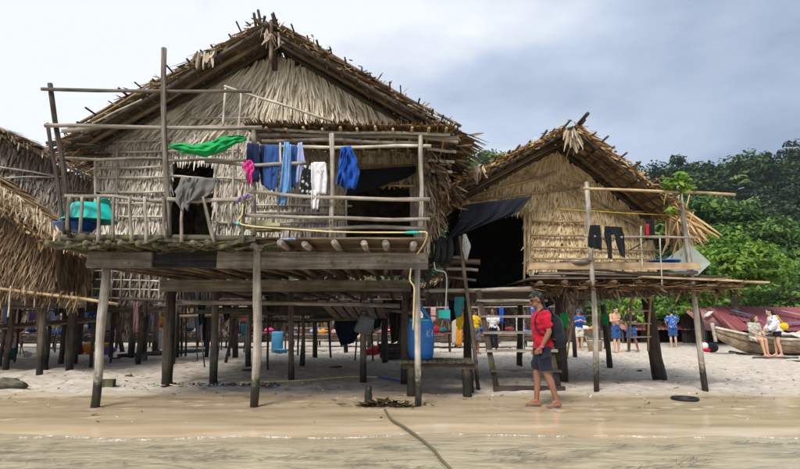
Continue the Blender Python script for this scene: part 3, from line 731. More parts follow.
for k in range(9):
    x = -4.6 + k * .62; pole('under_joist', (x, 12.2, 2.0 + random.uniform(-.06, .06)), (x + random.uniform(-.2, .2), 18.5, 1.95 + random.uniform(-.1, .1)), .055, M['dark_wood'], H1)
m = MB(); m.box((-2.2, 16.4, 2.08), (6.2, 4.0, .05)); m.build('rear_floor', M['brown_wood'], H1)
pl('cross_pole', (196, 312, 12.9), (340, 314, 12.9), 0.05, M['dark_wood'], H1)
# joists run back from the front edge
jx = list(np.linspace(P(72, 240, YF).x, P(240, 240, YF).x, 11)) + list(np.linspace(P(262, 240, YF).x, P(414, 240, YF).x, 7))
for i, x in enumerate(jx):
    left = i < 11
    pole('joist', (x + random.uniform(-.05, .05), YD - 0.06 + random.uniform(-.1, .12), 2.385), (x + random.uniform(-.1, .1), YB - 0.1, 2.36), 0.052 if left else 0.058, M['moss_wood' if left else 'grey_wood'], H1, wob=0.008)
for i, x in enumerate(np.linspace(-4.9, 0.15, 15)):
    pole('joist', (x, 8.35, 2.16), (x + random.uniform(-.15, .15), 12.3, 2.22), 0.05, M['brown_wood'], H1)
# floor slats of the deck, then the boards of the room behind it
x0, xm, x1 = P(62, 236, YD).x, P(246, 236, YD).x, P(428, 236, YD).x
y = YD
while y < YW + 0.2:
    w = random.uniform(0.10, 0.17)
    beam('floor_board', (xm - 0.05, y + w / 2, 2.468), (x1, y + w / 2 + random.uniform(-.01, .01), 2.468), w - 0.012, 0.026, M['brown_wood'], H1)
    y += w
y = YD
while y < YW + 0.2:
    w = random.uniform(0.09, 0.13)
    pole('floor_pole', (x0 + random.uniform(-.1, .05), y + w / 2, 2.475), (xm + random.uniform(-.05, .2), y + w / 2, 2.475), w * 0.45, M['moss_wood'], H1, wob=0.008, n=7)
    y += w
m = MB(); m.box((-2.35, (YW + YB) / 2 + 0.15, 2.47), (6.0, YB - YW - 0.3, 0.05)); m.build('room_floor', M['brown_wood'], H1)
# rough offcuts and twigs jammed under the left deck edge
m = MB()
for _ in range(70):
    x = random.uniform(x0, xm + 0.4); y = random.uniform(YD - 0.08, YF)
    a = random.uniform(-0.5, 0.5); l = random.uniform(0.15, 0.5)
    m.box((x, y, random.uniform(2.33, 2.44)), (l, 0.05, random.uniform(0.015, 0.05)), Quaternion((0, 0, 1), a) @ Quaternion((0, 1, 0), random.uniform(-0.3, 0.3)))
tag(m.build('offcuts', M['moss_wood'], H1), kind='stuff')

# walls
wl = P(97, 190, YW).x; wr = P(430, 190, YW).x
apx, apz = P(268, 24, YR).x, P(268, 24, YR).z
elx, elz = P(72, 140, YR).x - 0.12, P(72, 140, YR).z - 0.06
erx, erz = P(462, 138, YR).x, P(462, 138, YR).z
def rz1(x):
    if x < apx: return apz + (elz - apz) * (apx - x) / (apx - elx)
    return apz + (erz - apz) * (x - apx) / (erx - apx)
op = [(P(170, 200, YW).x - wl, P(214, 200, YW).x - wl, FZ, P(190, 163, YW).z), (P(346, 200, YW).x - wl, P(414, 200, YW).x - wl, FZ, P(380, 183, YW).z)]
zt1 = lambda s: rz1(wl + s) - 0.05 - 0.15 * max(0, 1 - abs(wl + s - apx) / 2.6)
zsplit = P(200, 130, YW).z
def lean1(s, z):
    return 0.55 * math.tanh((wl + s - apx) / 0.9) * (1 if z > zsplit else 0) - 0.2 * (z > zsplit)
wfront = thatch_wall(H1, (wl, YW, FZ), (1, 0, 0), (0, -1, 0), wr - wl, zt1, FZ, list(np.arange(zsplit + 0.05, apz, 0.17)), M['thatch_wall'], M['backing'], op, step=0.0125, ln=0.46, sw=0.034, out=0.09, jitter=0.14, leanf=lean1, name='gable_wall')
thatch_wall(H1, (wl, YW - 0.012, FZ), (1, 0, 0), (0, -1, 0), wr - wl, lambda s: min(zt1(s), zsplit + 0.1), FZ, list(np.arange(FZ + 0.24, zsplit + 0.1, 0.155)), M['thatch_low'], M['backing'], op, step=0.013, ln=0.26, sw=0.031, out=0.08, jitter=0.17, name='front_wall')
thatch_wall(H1, (wl + 0.02, YW + 0.06, FZ), (0, 1, 0), (-1, 0, 0), YB - YW - 0.1, lambda s: rz1(wl) - 0.05, FZ, list(np.arange(FZ + 0.3, 4.5, 0.2)), M['thatch_low'], M['backing'], step=0.04, ln=0.36, sw=0.06, name='side_wall')
thatch_wall(H1, (wr - 0.02, YB - 0.06, FZ), (0, -1, 0), (1, 0, 0), YB - YW - 0.1, lambda s: rz1(wr) - 0.05, FZ, list(np.arange(FZ + 0.3, 4.5, 0.2)), M['thatch_brown'], M['backing'], step=0.04, ln=0.36, sw=0.06, name='side_wall')
thatch_wall(H1, (wr, YB, FZ), (-1, 0, 0), (0, 1, 0), wr - wl, lambda s: rz1(wr - s) - 0.15, FZ, list(np.arange(FZ + 0.3, 6.2, 0.3)), M['thatch_low'], M['backing'], step=0.06, ln=0.5, sw=0.08, name='rear_wall')
# split-bamboo battens tied across the left wall
for i, (yl, yr, xa, xb) in enumerate([(143, 139, 97, 172), (152, 150, 98, 240), (159, 158, 95, 170), (168, 167, 95, 170), (178, 177, 94, 170), (193, 192, 93, 170), (203, 203, 94, 170), (216, 217, 93, 170), (128, 126, 120, 250), (118, 118, 190, 250), (178, 179, 214, 250), (199, 199, 214, 250), (222, 223, 214, 330), (205, 206, 250, 345), (213, 213, 250, 345)]):
    pl('batten', (xa, yl, YW - 0.10), (xb, yr, YW - 0.10), 0.025, M['bamboo_grey'], wfront, wob=0.01, n=6)
for (xa, ya, xb, yb, r) in [(118, 127, 116, 226, .016), (215, 160, 216, 228, .02), (168, 160, 169, 228, .02), (233, 150, 232, 226, .018), (96, 150, 95, 226, .03), (345, 150, 347, 228, .02)]:
    pl('upright', (xa, ya, YW - 0.13), (xb, yb, YW - 0.13), r, M['bamboo_grey'], wfront, n=6)
for (xa, ya, xb, yb) in [(364, 150, 416, 154), (335, 165, 416, 166), (364, 184, 416, 186), (338, 206, 352, 206), (335, 217, 350, 217)]:
    pl('bamboo_bar', (xa, ya, YW - 0.1), (xb, yb, YW - 0.1), 0.022, M['yellow_bamboo'], wfront)
for (xa, ya, xb, yb) in [(337, 148, 338, 228), (361, 150, 361, 168), (391, 152, 391, 172), (415, 150, 416, 190)]:
    pl('bamboo_bar', (xa, ya, YW - 0.13), (xb, yb, YW - 0.13), 0.02, M['yellow_bamboo'], wfront)
beam('door_post', P(415, 232, YW - 0.05), P(415, 185, YW - 0.05), 0.18, 0.05, M['plank'], wfront)

# roof
RF = part_empty('roof', H1)
top_a, top_b = Vector((apx, YR, apz)), Vector((apx + 0.05, YB + 0.5, apz - 0.1))
eL_a, eL_b = Vector((elx, YR - 0.05, elz)), Vector((elx, YB + 0.5, elz - 0.1))
eR_a, eR_b = Vector((erx, YR, erz)), Vector((erx + 0.1, YB + 0.5, erz - 0.1))
roof_slope(RF, top_a, top_b, eL_a, eL_b, 11, 11, M['roof_old'])
roof_slope(RF, top_a, top_b, eR_a, eR_b, 11, 11, M['roof_old'])
for (A, E) in ((top_a, eL_a), (top_a, eR_a)):
    dd = (E - A)
    for yo, zo, r, mt in ((0.02, -0.07, .045, 'dark_wood'), (0.10, 0.10, .035, 'dark_wood'), (0.30, -0.10, .045, 'brown_wood'), (0.58, -0.13, .05, 'dark_wood'), (2.4, -0.1, .05, 'dark_wood'), (4.0, -0.1, .05, 'dark_wood')):
        pole('rafter', A + Vector((0, yo, zo)) + dd * 0.02, A + dd * random.uniform(0.94, 1.0) + Vector((0, yo + random.uniform(-.04, .04), zo)), r, M[mt], RF, wob=0.02, seg=9)
    nrm = Vector((-dd.z, 0, dd.x)).normalized()
    if nrm.z < 0: nrm = -nrm
    for i in range(14):
        f = (i + random.uniform(0.3, 0.7)) / 14
        c = A + dd * f
        pole('purlin', c - nrm * 0.05 + Vector((0, -random.uniform(0.0, 0.1), 0)), c - nrm * 0.05 + Vector((0, 5.2, -0.08)), 0.022, M['brown_wood'], RF, n=6)
        pole('thatch_stick', c + nrm * random.uniform(0.10, 0.14) + Vector((random.uniform(-.03, .03), -random.uniform(0.08, 0.34), 0)), c + nrm * 0.13 + Vector((0, random.uniform(0.7, 1.6), 0)), random.uniform(0.014, 0.026), M['dark_wood'], RF, n=6)
    pole('edge_pole', A + dd * 0.05 + nrm * 0.12 + Vector((0, 0.05, 0)), A + dd * 0.97 + nrm * 0.14 + Vector((0, 0.02, 0)), 0.03, M['brown_wood'], RF, wob=0.03, seg=10)
    loose_leaves(RF, A + nrm * 0.05, E + nrm * 0.05, 170, 0.16, 0.035, M['roof_old'], down=tuple(dd.normalized() * 0.8 + Vector((0, -0.5, 0))), spread=0.35, off=0.05)
    loose_leaves(RF, A + nrm * 0.12 + Vector((0, .2, 0)), E + nrm * 0.12 + Vector((0, .2, 0)), 60, 0.15, 0.03, M['loose_brown'], down=(0, -0.6, 0.2), spread=0.6, off=0.06)
for (x, yb2, yt, dx) in [(256, 28, 13, -2), (261, 26, 10, -3), (263, 25, 16, 2), (278, 32, 14, -6), (275, 30, 20, -4)]:
    pole('ridge_stake', P(x, yb2, YR + 0.1), P(x + dx, yt, YR + 0.05), 0.03, M['dark_wood'], RF)
pole('ridge_pole', (apx, YR - 0.12, apz - 0.08), (apx, YB + 0.4, apz - 0.15), 0.06, M['dark_wood'], RF)
pl('king_post', (271, 22, YR - 0.03), (271, 62, YR + 0.0), 0.045, M['brown_wood'], RF)
pl('king_post', (274, 46, YR + 0.5), (275, 70, YR + 0.5), 0.06, M['dark_wood'], RF)
loose_leaves(RF, P(264, 28, YR), P(278, 40, YR), 26, 0.25, 0.035, M['loose_pale'], spread=0.35, off=0.06)
for (x, yy) in [(198, 60), (204, 62), (210, 58)]:
    loose_leaves(RF, P(x, yy - 6, YR - 0.12), P(x + 3, yy - 8, YR - 0.12), 7, 0.30, 0.07, M['loose_pale'], spread=0.15, off=0.02)
pl('thatch_pole', (90, 122, YR - 0.15), (150, 85, YR - 0.2), 0.018, M['bamboo'], RF)
pl('thatch_pole', (92, 123, YR - 0.15), (142, 100, YR - 0.2), 0.018, M['bamboo_grey'], RF)
# the thick ragged left and right eaves
loose_leaves(RF, eL_a + Vector((0.05, 0, 0)), eL_b, 260, 0.34, 0.045, M['roof_old'], down=(-0.9, -0.2, -0.5), spread=0.35, off=0.07)
for i in range(7):
    yv = YR - 0.1 + i * 0.16
    pole('eave_stick', (elx + 0.5, yv, elz + random.uniform(-0.05, 0.2)), (elx - random.uniform(0.05, 0.3), yv - 0.1, elz - random.uniform(0.02, 0.25)), 0.03, M['dark_wood'], RF)
pl('eave_pole', (62, 131, YR - 0.3), (100, 128, YR - 0.2), 0.04, M['grey_wood'], RF)
loose_leaves(RF, eR_a + Vector((-0.1, 0, 0)), eR_b, 170, 0.28, 0.04, M['roof_old'], down=(0.9, -0.2, -0.5), spread=0.35, off=0.08)
# a second, lower skirt of thatch closes the right side of the porch
sk_t0, sk_t1 = P(426, 146, 8.6), P(424, 146, 10.3); sk_e0, sk_e1 = P(452, 196, 8.9), P(446, 200, 10.6)
roof_slope(RF, sk_t0, sk_t1, sk_e0, sk_e1, 5, 4, M['thatch_brown'], lift=0.2, jit=0.10)
loose_leaves(RF, P(430, 150, 8.6), P(446, 205, 9.0), 110, 0.24, 0.035, M['thatch_brown'], down=(0.5, -0.3, -0.8), spread=0.5, off=0.12)
loose_leaves(RF, P(426, 170, 8.7), P(434, 226, 9.0), 160, 0.4, 0.022, M['loose_brown'], down=(0.1, -0.2, -1), spread=0.35, off=0.08)
for k in range(6):
    pl('eave_stick', (425 + k * 2, 138 + k * 11, 8.5 + k * 0.1), (458 - k * 2, 142 + k * 10, 8.6 + k * 0.1), 0.03, M['bamboo_grey'], RF)

# porch roof and its poles
PR = part_empty('porch_roof', H1)
pf_l, pf_r = P(246, 128, 8.0), P(452, 131, 8.15)
pb_l, pb_r = Vector((pf_l.x - 0.1, YW - 0.05, pf_l.z + 0.14)), Vector((pf_r.x, YW - 0.05, pf_r.z + 0.14))
roof_slope(PR, pb_l, pb_r, pf_l, pf_r, 6, 10, M['thatch_brown'], lift=0.05, jit=0.02)
loose_leaves(PR, pf_l, pf_r, 260, 0.13, 0.026, M['loose_brown'], down=(0, -1, -0.25), spread=0.3, off=0.03)
for (a, bq, r, mt) in [((247, 129, 7.95), (450, 135, 8.1), .028, 'bamboo_grey'), ((256, 134, 8.0), (458, 139, 8.2), .045, 'grey_wood'), ((262, 141, 8.0), (420, 143, 8.1), .035, 'grey_wood'), ((256, 146, 7.95), (431, 147, 8.05), .03, 'bamboo_grey'), ((250, 139, 9.0), (440, 146, 9.0), .04, 'brown_wood'), ((250, 146, 9.7), (430, 150, 9.7), .04, 'brown_wood')]:
    pl('porch_pole', a, bq, r, M[mt], PR, wob=0.02, seg=10)
for x in np.linspace(pf_l.x + 0.1, pf_r.x - 0.1, 12):
    pole('porch_rafter', (x, 7.9 - random.uniform(0, 0.1), pf_l.z - 0.06), (x + random.uniform(-.05, .05), YW, pf_l.z + 0.06), 0.025, M['bamboo'], PR, n=6)
for (a, bq, r) in [((253, 127, YD + .3), (254, 236, YD + .1), .042), ((332, 134, YD + .2), (332, 240, YD + .05), .04), ((421, 136, YD + .4), (420, 240, YD + .2), .042)]:
    pl('porch_post', a, bq, r, M['grey_wood'], H1, bend=0.01)
for (a, bq, r, mt) in [((205, 163, YD + .1), (306, 164, YD + .1), .030, 'grey_wood'), ((248, 193, YD), (430, 200, YD), .032, 'grey_wood'), ((243, 217, YD), (430, 219, YD), .030, 'grey_wood'), ((190, 200, YD), (256, 198, YD), .03, 'grey_wood'), ((246, 227, YD + .1), (425, 229, YD + .1), .035, 'plank')]:
    pl('porch_rail', a, bq, r, M[mt], H1, wob=0.022, seg=10)
for (a, bq) in [((280, 143, YD + .1), (281, 166, YD + .1)), ((228, 193, YD + .2), (229, 230, YD + .2)), ((278, 200, YD + .4), (279, 228, YD + .4))]:
    pl('porch_stick', a, bq, 0.02, M['bamboo_grey'], H1)
# left balcony: railing and drying frame
RL = part_empty('railing', H1)
pl('rail', (66, 196, YD), (172, 201, YD), 0.033, M['grey_wood'], RL, wob=0.02, seg=9)
pl('rail', (168, 200, YD - .02), (252, 200, YD), 0.036, M['grey_wood'], RL, wob=0.02, seg=9)
for (xt, xb, yb2) in [(69, 67, 230), (82, 80, 233), (99, 98, 242), (113, 113, 238), (130, 131, 242), (145, 146, 243), (163, 165, 240), (183, 181, 242), (203, 214, 242), (243, 243, 243)]:
    pl('baluster', (xt, 197, YD - .05), (xb, yb2, YD - .08), 0.027, M['grey_wood' if xt < 240 else 'moss_wood'], RL, wob=0.014)
for (xa, ya, xb, yb2) in [(74, 192, 71, 232), (86, 190, 85, 232), (92, 191, 90, 232)]:
    pl('baluster', (xa, ya, 9.6), (xb, yb2, 9.6), 0.022, M['dark_wood'], RL)
pl('rail', (66, 192, 9.6), (100, 193, 9.6), 0.025, M['dark_wood'], RL)
DF = part_empty('drying_frame', H1)
for (a, bq, r, mt) in [((51, 84, YD), (70, 237, YD), .042, 'dark_wood'), ((48, 124, YD + .12), (64, 236, YD + .1), .034, 'dark_wood'), ((163, 48, YD), (168, 236, YD), .043, 'post_mid'), ((42, 89, YD - .08), (252, 93, YD + .1), .030, 'post_mid'), ((45, 127, YD - .09), (262, 127, YD + .1), .034, 'grey_wood'), ((60, 158, YD + .3), (170, 159, YD + .3), .025, 'grey_wood'), ((165, 160, YD + .25), (256, 161, YD + .2), .028, 'grey_wood'), ((170, 176, YD + .1), (216, 180, YD + .1), .022, 'bamboo_grey')]:
    pl('frame_pole', a, bq, r, M[mt], DF, wob=0.016, seg=8)
for (a, bq) in [((225, 86, 8.9), (336, 123, 8.3)), ((226, 86, 8.9), (223, 128, 8.9)), ((241, 90, 8.8), (238, 152, 8.8)), ((258, 98, 8.7), (256, 128, 8.7)), ((282, 104, 8.6), (282, 128, 8.6))]:
    pl('bamboo_stick', a, bq, 0.025, M['bamboo_grey'], DF)
pl('thin_string', (190, 118, 9.6), (330, 126, 9.3), 0.008, M['bamboo'], DF)
# ================================================================== the smaller stilt hut on the right
H2 = thing('stilt_hut', (3.3, 11.5, 0), 'smaller golden thatched hut on stilts at right with steps to its doorway', 'hut')
Y2R, Y2W, Y2B, F2 = 10.05, 11.15, 15.0, 2.26
a2x, a2z = P(573, 127, Y2R).x, P(573, 127, Y2R).z
l2x, l2z = P(452, 190, Y2R).x, P(452, 190, Y2R).z
r2x, r2z = P(676, 206, Y2R).x, P(676, 206, Y2R).z
def rz2(x):
    if x < a2x: return a2z + (l2z - a2z) * (a2x - x) / (a2x - l2x)
    return a2z + (r2z - a2z) * (x - a2x) / (r2x - a2x)
w2l, w2r = P(464, 240, Y2W).x, P(652, 240, Y2W).x
op2 = [(0.0, P(527, 240, Y2W).x - w2l, 1.8, P(500, 214, Y2W).z)]
def lean2(s, z):
    x = w2l + s
    if z > P(560, 176, Y2W).z: return 0.75 * math.tanh((x - a2x) / 0.5)
    return -0.25 if x < a2x else 0.1
W2 = thatch_wall(H2, (w2l, Y2W, F2), (1, 0, 0), (0, -1, 0), w2r - w2l, lambda s: rz2(w2l + s) - 0.16, F2, list(np.arange(F2 + 0.16, a2z, 0.125)), M['thatch_gold'], M['backing_gold'], op2, step=0.011, ln=0.22, sw=0.027, out=0.10, jitter=0.2, leanf=lean2, name='gable_wall')
thatch_wall(H2, (w2r - 0.01, Y2W + 0.05, F2), (0, 1, 0), (1, 0, 0), Y2B - Y2W - 0.1, lambda s: rz2(w2r) - 0.05, F2, list(np.arange(F2 + 0.25, 3.8, 0.18)), M['thatch_gold'], M['backing_gold'], step=0.04, ln=0.3, sw=0.05, name='side_wall')
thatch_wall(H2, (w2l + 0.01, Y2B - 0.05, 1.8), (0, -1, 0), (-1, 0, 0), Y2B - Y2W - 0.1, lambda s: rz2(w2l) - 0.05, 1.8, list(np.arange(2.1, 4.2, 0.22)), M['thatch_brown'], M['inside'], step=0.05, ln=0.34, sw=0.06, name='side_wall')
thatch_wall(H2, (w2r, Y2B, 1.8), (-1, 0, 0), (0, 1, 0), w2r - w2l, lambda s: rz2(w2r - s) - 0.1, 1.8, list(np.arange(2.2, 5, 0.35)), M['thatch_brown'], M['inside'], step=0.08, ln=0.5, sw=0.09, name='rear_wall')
for (xa, ya, xb, yb2) in [(532, 221, 584, 222), (532, 235, 584, 236), (532, 247, 660, 250), (532, 258, 650, 260), (466, 208, 528, 209), (470, 201, 580, 187), (468, 198, 556, 172), (560, 208, 650, 212), (590, 236, 655, 238)]:
    pl('batten', (xa, ya, Y2W - 0.10), (xb, yb2, Y2W - 0.10), 0.024, M['bamboo'], W2, n=6)
for (xa, ya, xb, yb2, r) in [(525, 170, 650, 232, .022), (556, 182, 640, 222, .02), (498, 168, 528, 178, .02), (560, 176, 586, 184, .022), (529, 212, 530, 270, .035), (524, 214, 525, 288, .03)]:
    pl('bamboo_stick', (xa, ya, Y2W - 0.13), (xb, yb2, Y2W - 0.13), r, M['bamboo'], W2, n=6)
pl('yellow_line', (560, 209, Y2R + .4), (690, 216, Y2R + .3), 0.008, plain('yellow_rope', (0.62, 0.48, 0.05)), W2)
# roof
R2 = part_empty('roof', H2)
tA, tB = Vector((a2x, Y2R, a2z)), Vector((a2x, Y2B + 0.4, a2z - 0.05))
lA, lB = Vector((l2x, Y2R - 0.15, l2z)), Vector((l2x, Y2B + 0.4, l2z))
rA, rB = Vector((r2x, Y2R, r2z)), Vector((r2x, Y2B + 0.4, r2z))
roof_slope(R2, tA, tB, lA, lB, 8, 10, M['roof_new'])
roof_slope(R2, tA, tB, rA, rB, 8, 10, M['roof_new'])
for (A, E) in ((tA, lA), (tA, rA)):
    dd = E - A; nrm = Vector((-dd.z, 0, dd.x)).normalized()
    if nrm.z < 0: nrm = -nrm
    for yo, zo, r, mt in ((0.03, -0.06, .04, 'dark_wood'), (0.35, -0.09, .03, 'dark_wood'), (0.75, -0.09, .035, 'brown_wood'), (1.05, -0.10, .05, 'dark_wood'), (2.8, -0.1, .05, 'dark_wood')):
        pole('rafter', A + Vector((0, yo, zo)), A + dd * 0.99 + Vector((0, yo, zo)), r, M[mt], R2, seg=8)
    for i in range(10):
        f = (i + random.uniform(.35, .65)) / 10; c = A + dd * f
        pole('purlin', c - nrm * 0.04 + Vector((0, -random.uniform(.05, .22), 0.0)), c - nrm * 0.04 + Vector((0, 4.6, 0)), 0.024, M['dark_wood'], R2, n=6)
        pole('thatch_stick', c + nrm * 0.11 + Vector((0, -random.uniform(.15, .36), 0)), c + nrm * 0.12 + Vector((0, random.uniform(.8, 1.5), 0)), 0.024, M['brown_wood'], R2, n=6)
    loose_leaves(R2, A + nrm * .05, E + nrm * .05, 170, 0.17, 0.035, M['roof_new'], down=tuple(dd.normalized() * .8 + Vector((0, -.5, 0))), spread=0.3, off=0.04)
pole('ridge_pole', P(588, 114, Y2R - 0.5), (a2x - 0.05, Y2B + 0.3, a2z - 0.12), 0.04, M['dark_wood'], R2)
loose_leaves(R2, P(566, 130, Y2R - .1), P(578, 132, Y2R - .1), 46, 0.42, 0.045, M['loose_pale'], down=(0, -0.15, -1), spread=0.22, off=0.03)
for x in (478, 470): loose_leaves(R2, P(x, 166, Y2R - .1), P(x + 6, 164, Y2R - .1), 8, 0.32, 0.07, M['loose_pale'], spread=0.12, off=0.02)
loose_leaves(R2, lA, lB, 170, 0.3, 0.045, M['roof_new'], down=(-0.9, -0.2, -0.5), spread=0.3, off=0.06)
loose_leaves(R2, rA, rB, 120, 0.24, 0.045, M['roof_new'], down=(0.9, -0.2, -0.6), spread=0.3, off=0.06)
# long dry fronds hanging off the right end
mm = MB(); n = 130; p = np.array([tuple(P(672 + rng.uniform(-6, 14), 212 + rng.uniform(-5, 6), 10.9 + rng.uniform(-.1, .7))) for _ in range(n)])
an = rng.uniform(-0.15, 0.95, n); d = np.stack([np.sin(an), rng.normal(0, .12, n), -np.cos(an)], 1)
mm.strips(p, d, np.stack([np.cos(an), rng.normal(0, .4, n), np.sin(an)], 1), (0.4, -0.4, 0.6), rng.uniform(.45, .95, n), .045, .12)
tag(mm.build('hanging_fronds', M['roof_new'], R2), kind='stuff')
# platform
post(H2, (560, 290), (562, 381), 0.15, M['post_dark'], r1=0.13)
post(H2, (646, 296), (660, 380), 0.165, M['post_dark'], r1=0.13)
post(H2, (603, 305), (610, 368), 0.09, M['post_dark'])
post(H2, (571, 305), (575, 358), 0.09, M['post_dark'])
post(H2, (467, 290), (468, 378), 0.11, M['post_dark'])
post(H2, (520, 300), (520, 366), 0.1, M['post_dark'])
post(H2, (587, 182), (596, 392), 0.062, M['pale_pole'], r1=0.05, name='tall_post', bend=0.006)
post(H2, (679, 186), (706, 391), 0.062, M['pale_pole'], r1=0.05, name='tall_post', bend=0.004)
post(H2, (460, 236, 9.9), (479, 390), 0.045, M['post_mid'], name='leaning_pole')
YP = 9.95
beam('front_plank', P(529, 266, YP), P(700, 266, YP), 0.05, 0.13, M['fresh_plank'], H2)
for k in range(9):
    yv = 271 + k * 1.5; xa = 532 + random.uniform(0, 40); xb = 690 + random.uniform(-30, 48)
    pl('platform_pole', (xa, yv + random.uniform(-1, 2), YP + .02 + .05 * k), (xb, yv + 1 + random.uniform(-2, 2), YP + .05 * k), random.uniform(.022, .04), M[['dark_wood', 'grey_wood', 'brown_wood'][k % 3]], H2, wob=0.02, seg=9)
pl('platform_plank', (530, 276, YP + .3), (720, 282, YP + .2), .03, M['plank'], H2)
beam('long_plank', P(640, 277, YP - .05), P(766, 282.5, YP - .12), 0.22, 0.035, M['fresh_plank'], H2)
for i, x in enumerate(np.linspace(P(540, 285, YP).x, P(738, 285, YP).x, 9)):
    pole('joist', (x, YP - 0.05, 1.98), (x + random.uniform(-.1, .1), Y2B, 1.96), 0.05, M['brown_wood'], H2)
yv = YP + 0.05
while yv < Y2B:
    w = random.uniform(.12, .2)
    xr = P(738, 280, YP).x if yv < Y2W + .8 else w2r + 0.2
    beam('floor_board', (P(531, 280, YP).x, yv + w / 2, 2.06), (xr - random.uniform(0, .25), yv + w / 2, 2.06), w - .01, 0.03, M['brown_wood'], H2)
    yv += w
m = MB(); m.box(((w2l + w2r) / 2, (Y2W + Y2B) / 2, 1.84), (w2r - w2l, Y2B - Y2W - .2, 0.05)); m.build('room_floor', M['brown_wood'], H2)
roof_slope(H2, (P(535, 282, YP).x, Y2W + 1.2, 1.93), (P(700, 282, YP).x, Y2W + 1.2, 1.93), (P(535, 282, YP).x, YP + .1, 1.87), (P(735, 282, YP).x, YP + .1, 1.87), 4, 8, M['thatch_tan'], lift=0.02, name='under_mat')
loose_leaves(H2, P(540, 288, YP + .1), P(735, 288, YP + .1), 300, .25, .03, M['loose_brown'], down=(0, -.4, -.6), spread=.5, off=.05)
beam('platform_beam', P(600, 296, YP + .6), P(742, 284, YP + .4), .09, .14, M['dark_wood'], H2)
# drying frame in front
for (a, bq, r, mt) in [((583, 188, 9.62), (735, 195, 9.5), .028, 'bamboo'), ((584, 236, 9.62), (697, 238, 9.55), .026, 'grey_wood'), ((660, 236, 9.8), (662, 290, 9.8), .014, 'bamboo_grey'), ((641, 226, 9.8), (642, 270, 9.8), .012, 'bamboo_grey'), ((630, 250, 9.9), (650, 238, 9.9), .016, 'dark_wood'), ((668, 245, 10.1), (672, 200, 10.3), .02, 'bamboo'), ((662, 255, 10.2), (684, 205, 10.2), .018, 'bamboo'), ((672, 258, 10.2), (690, 195, 10.2), .014, 'bamboo'), ((680, 256, 10.2), (693, 212, 10.2), .014, 'bamboo'), ((664, 205, 9.9), (668, 180, 9.9), .012, 'bamboo')]:
    pl('frame_pole', a, bq, r, M[mt], H2)
# landing rails at the doorway, steps
for (a, bq, r, mt) in [((424, 291, 10.2), (538, 288, 10.2), .045, 'grey_wood'), ((428, 299, 10.3), (480, 299, 10.3), .03, 'dark_wood'), ((478, 302, 10.2), (532, 303, 10.2), .045, 'grey_wood'), ((432, 268, 10.4), (478, 270, 10.4), .035, 'grey_wood'), ((430, 276, 10.4), (476, 280, 10.4), .03, 'brown_wood'), ((430, 256, 10.4), (465, 258, 10.4), .035, 'grey_wood'), ((432, 262, 10.6), (480, 262, 10.6), .06, 'brown_wood'), ((427, 250, 10.2), (428, 300, 10.2), .04, 'dark_wood'), ((445, 262, 10.4), (446, 300, 10.4), .04, 'dark_wood')]:
    pl('landing_pole', a, bq, r, M[mt], H2)
for i in range(8):
    yv = 10.25 + i * 0.13
    beam('landing_board', (P(428, 290, 10.2).x, yv, 1.84), (P(535, 290, 10.2).x, yv, 1.84), 0.12, 0.03, M['brown_wood'], H2)
ST = part_empty('steps', H2)
gL, gR = G(498, 391), G(560, 391); tL, tR = P(478, 290, 10.15), P(540, 290, 10.15)
beam('stringer', gL + Vector((0, 0, -.1)), tL, 0.06, 0.10, M['post_dark'], ST)
beam('stringer', gR + Vector((0, 0, -.1)), tR, 0.06, 0.10, M['post_dark'], ST)
for f in (0.0, 0.175, 0.37, 0.55, 0.71, 0.87):
    a, bq = gL.lerp(tL, f), gR.lerp(tR, f)
    beam('tread', a + Vector((-.08, -.02, .04)), bq + Vector((.08, -.02, .04)), 0.12, 0.04 if f else 0.10, M['grey_wood'] if f > .3 else M['dark_wood'], ST)

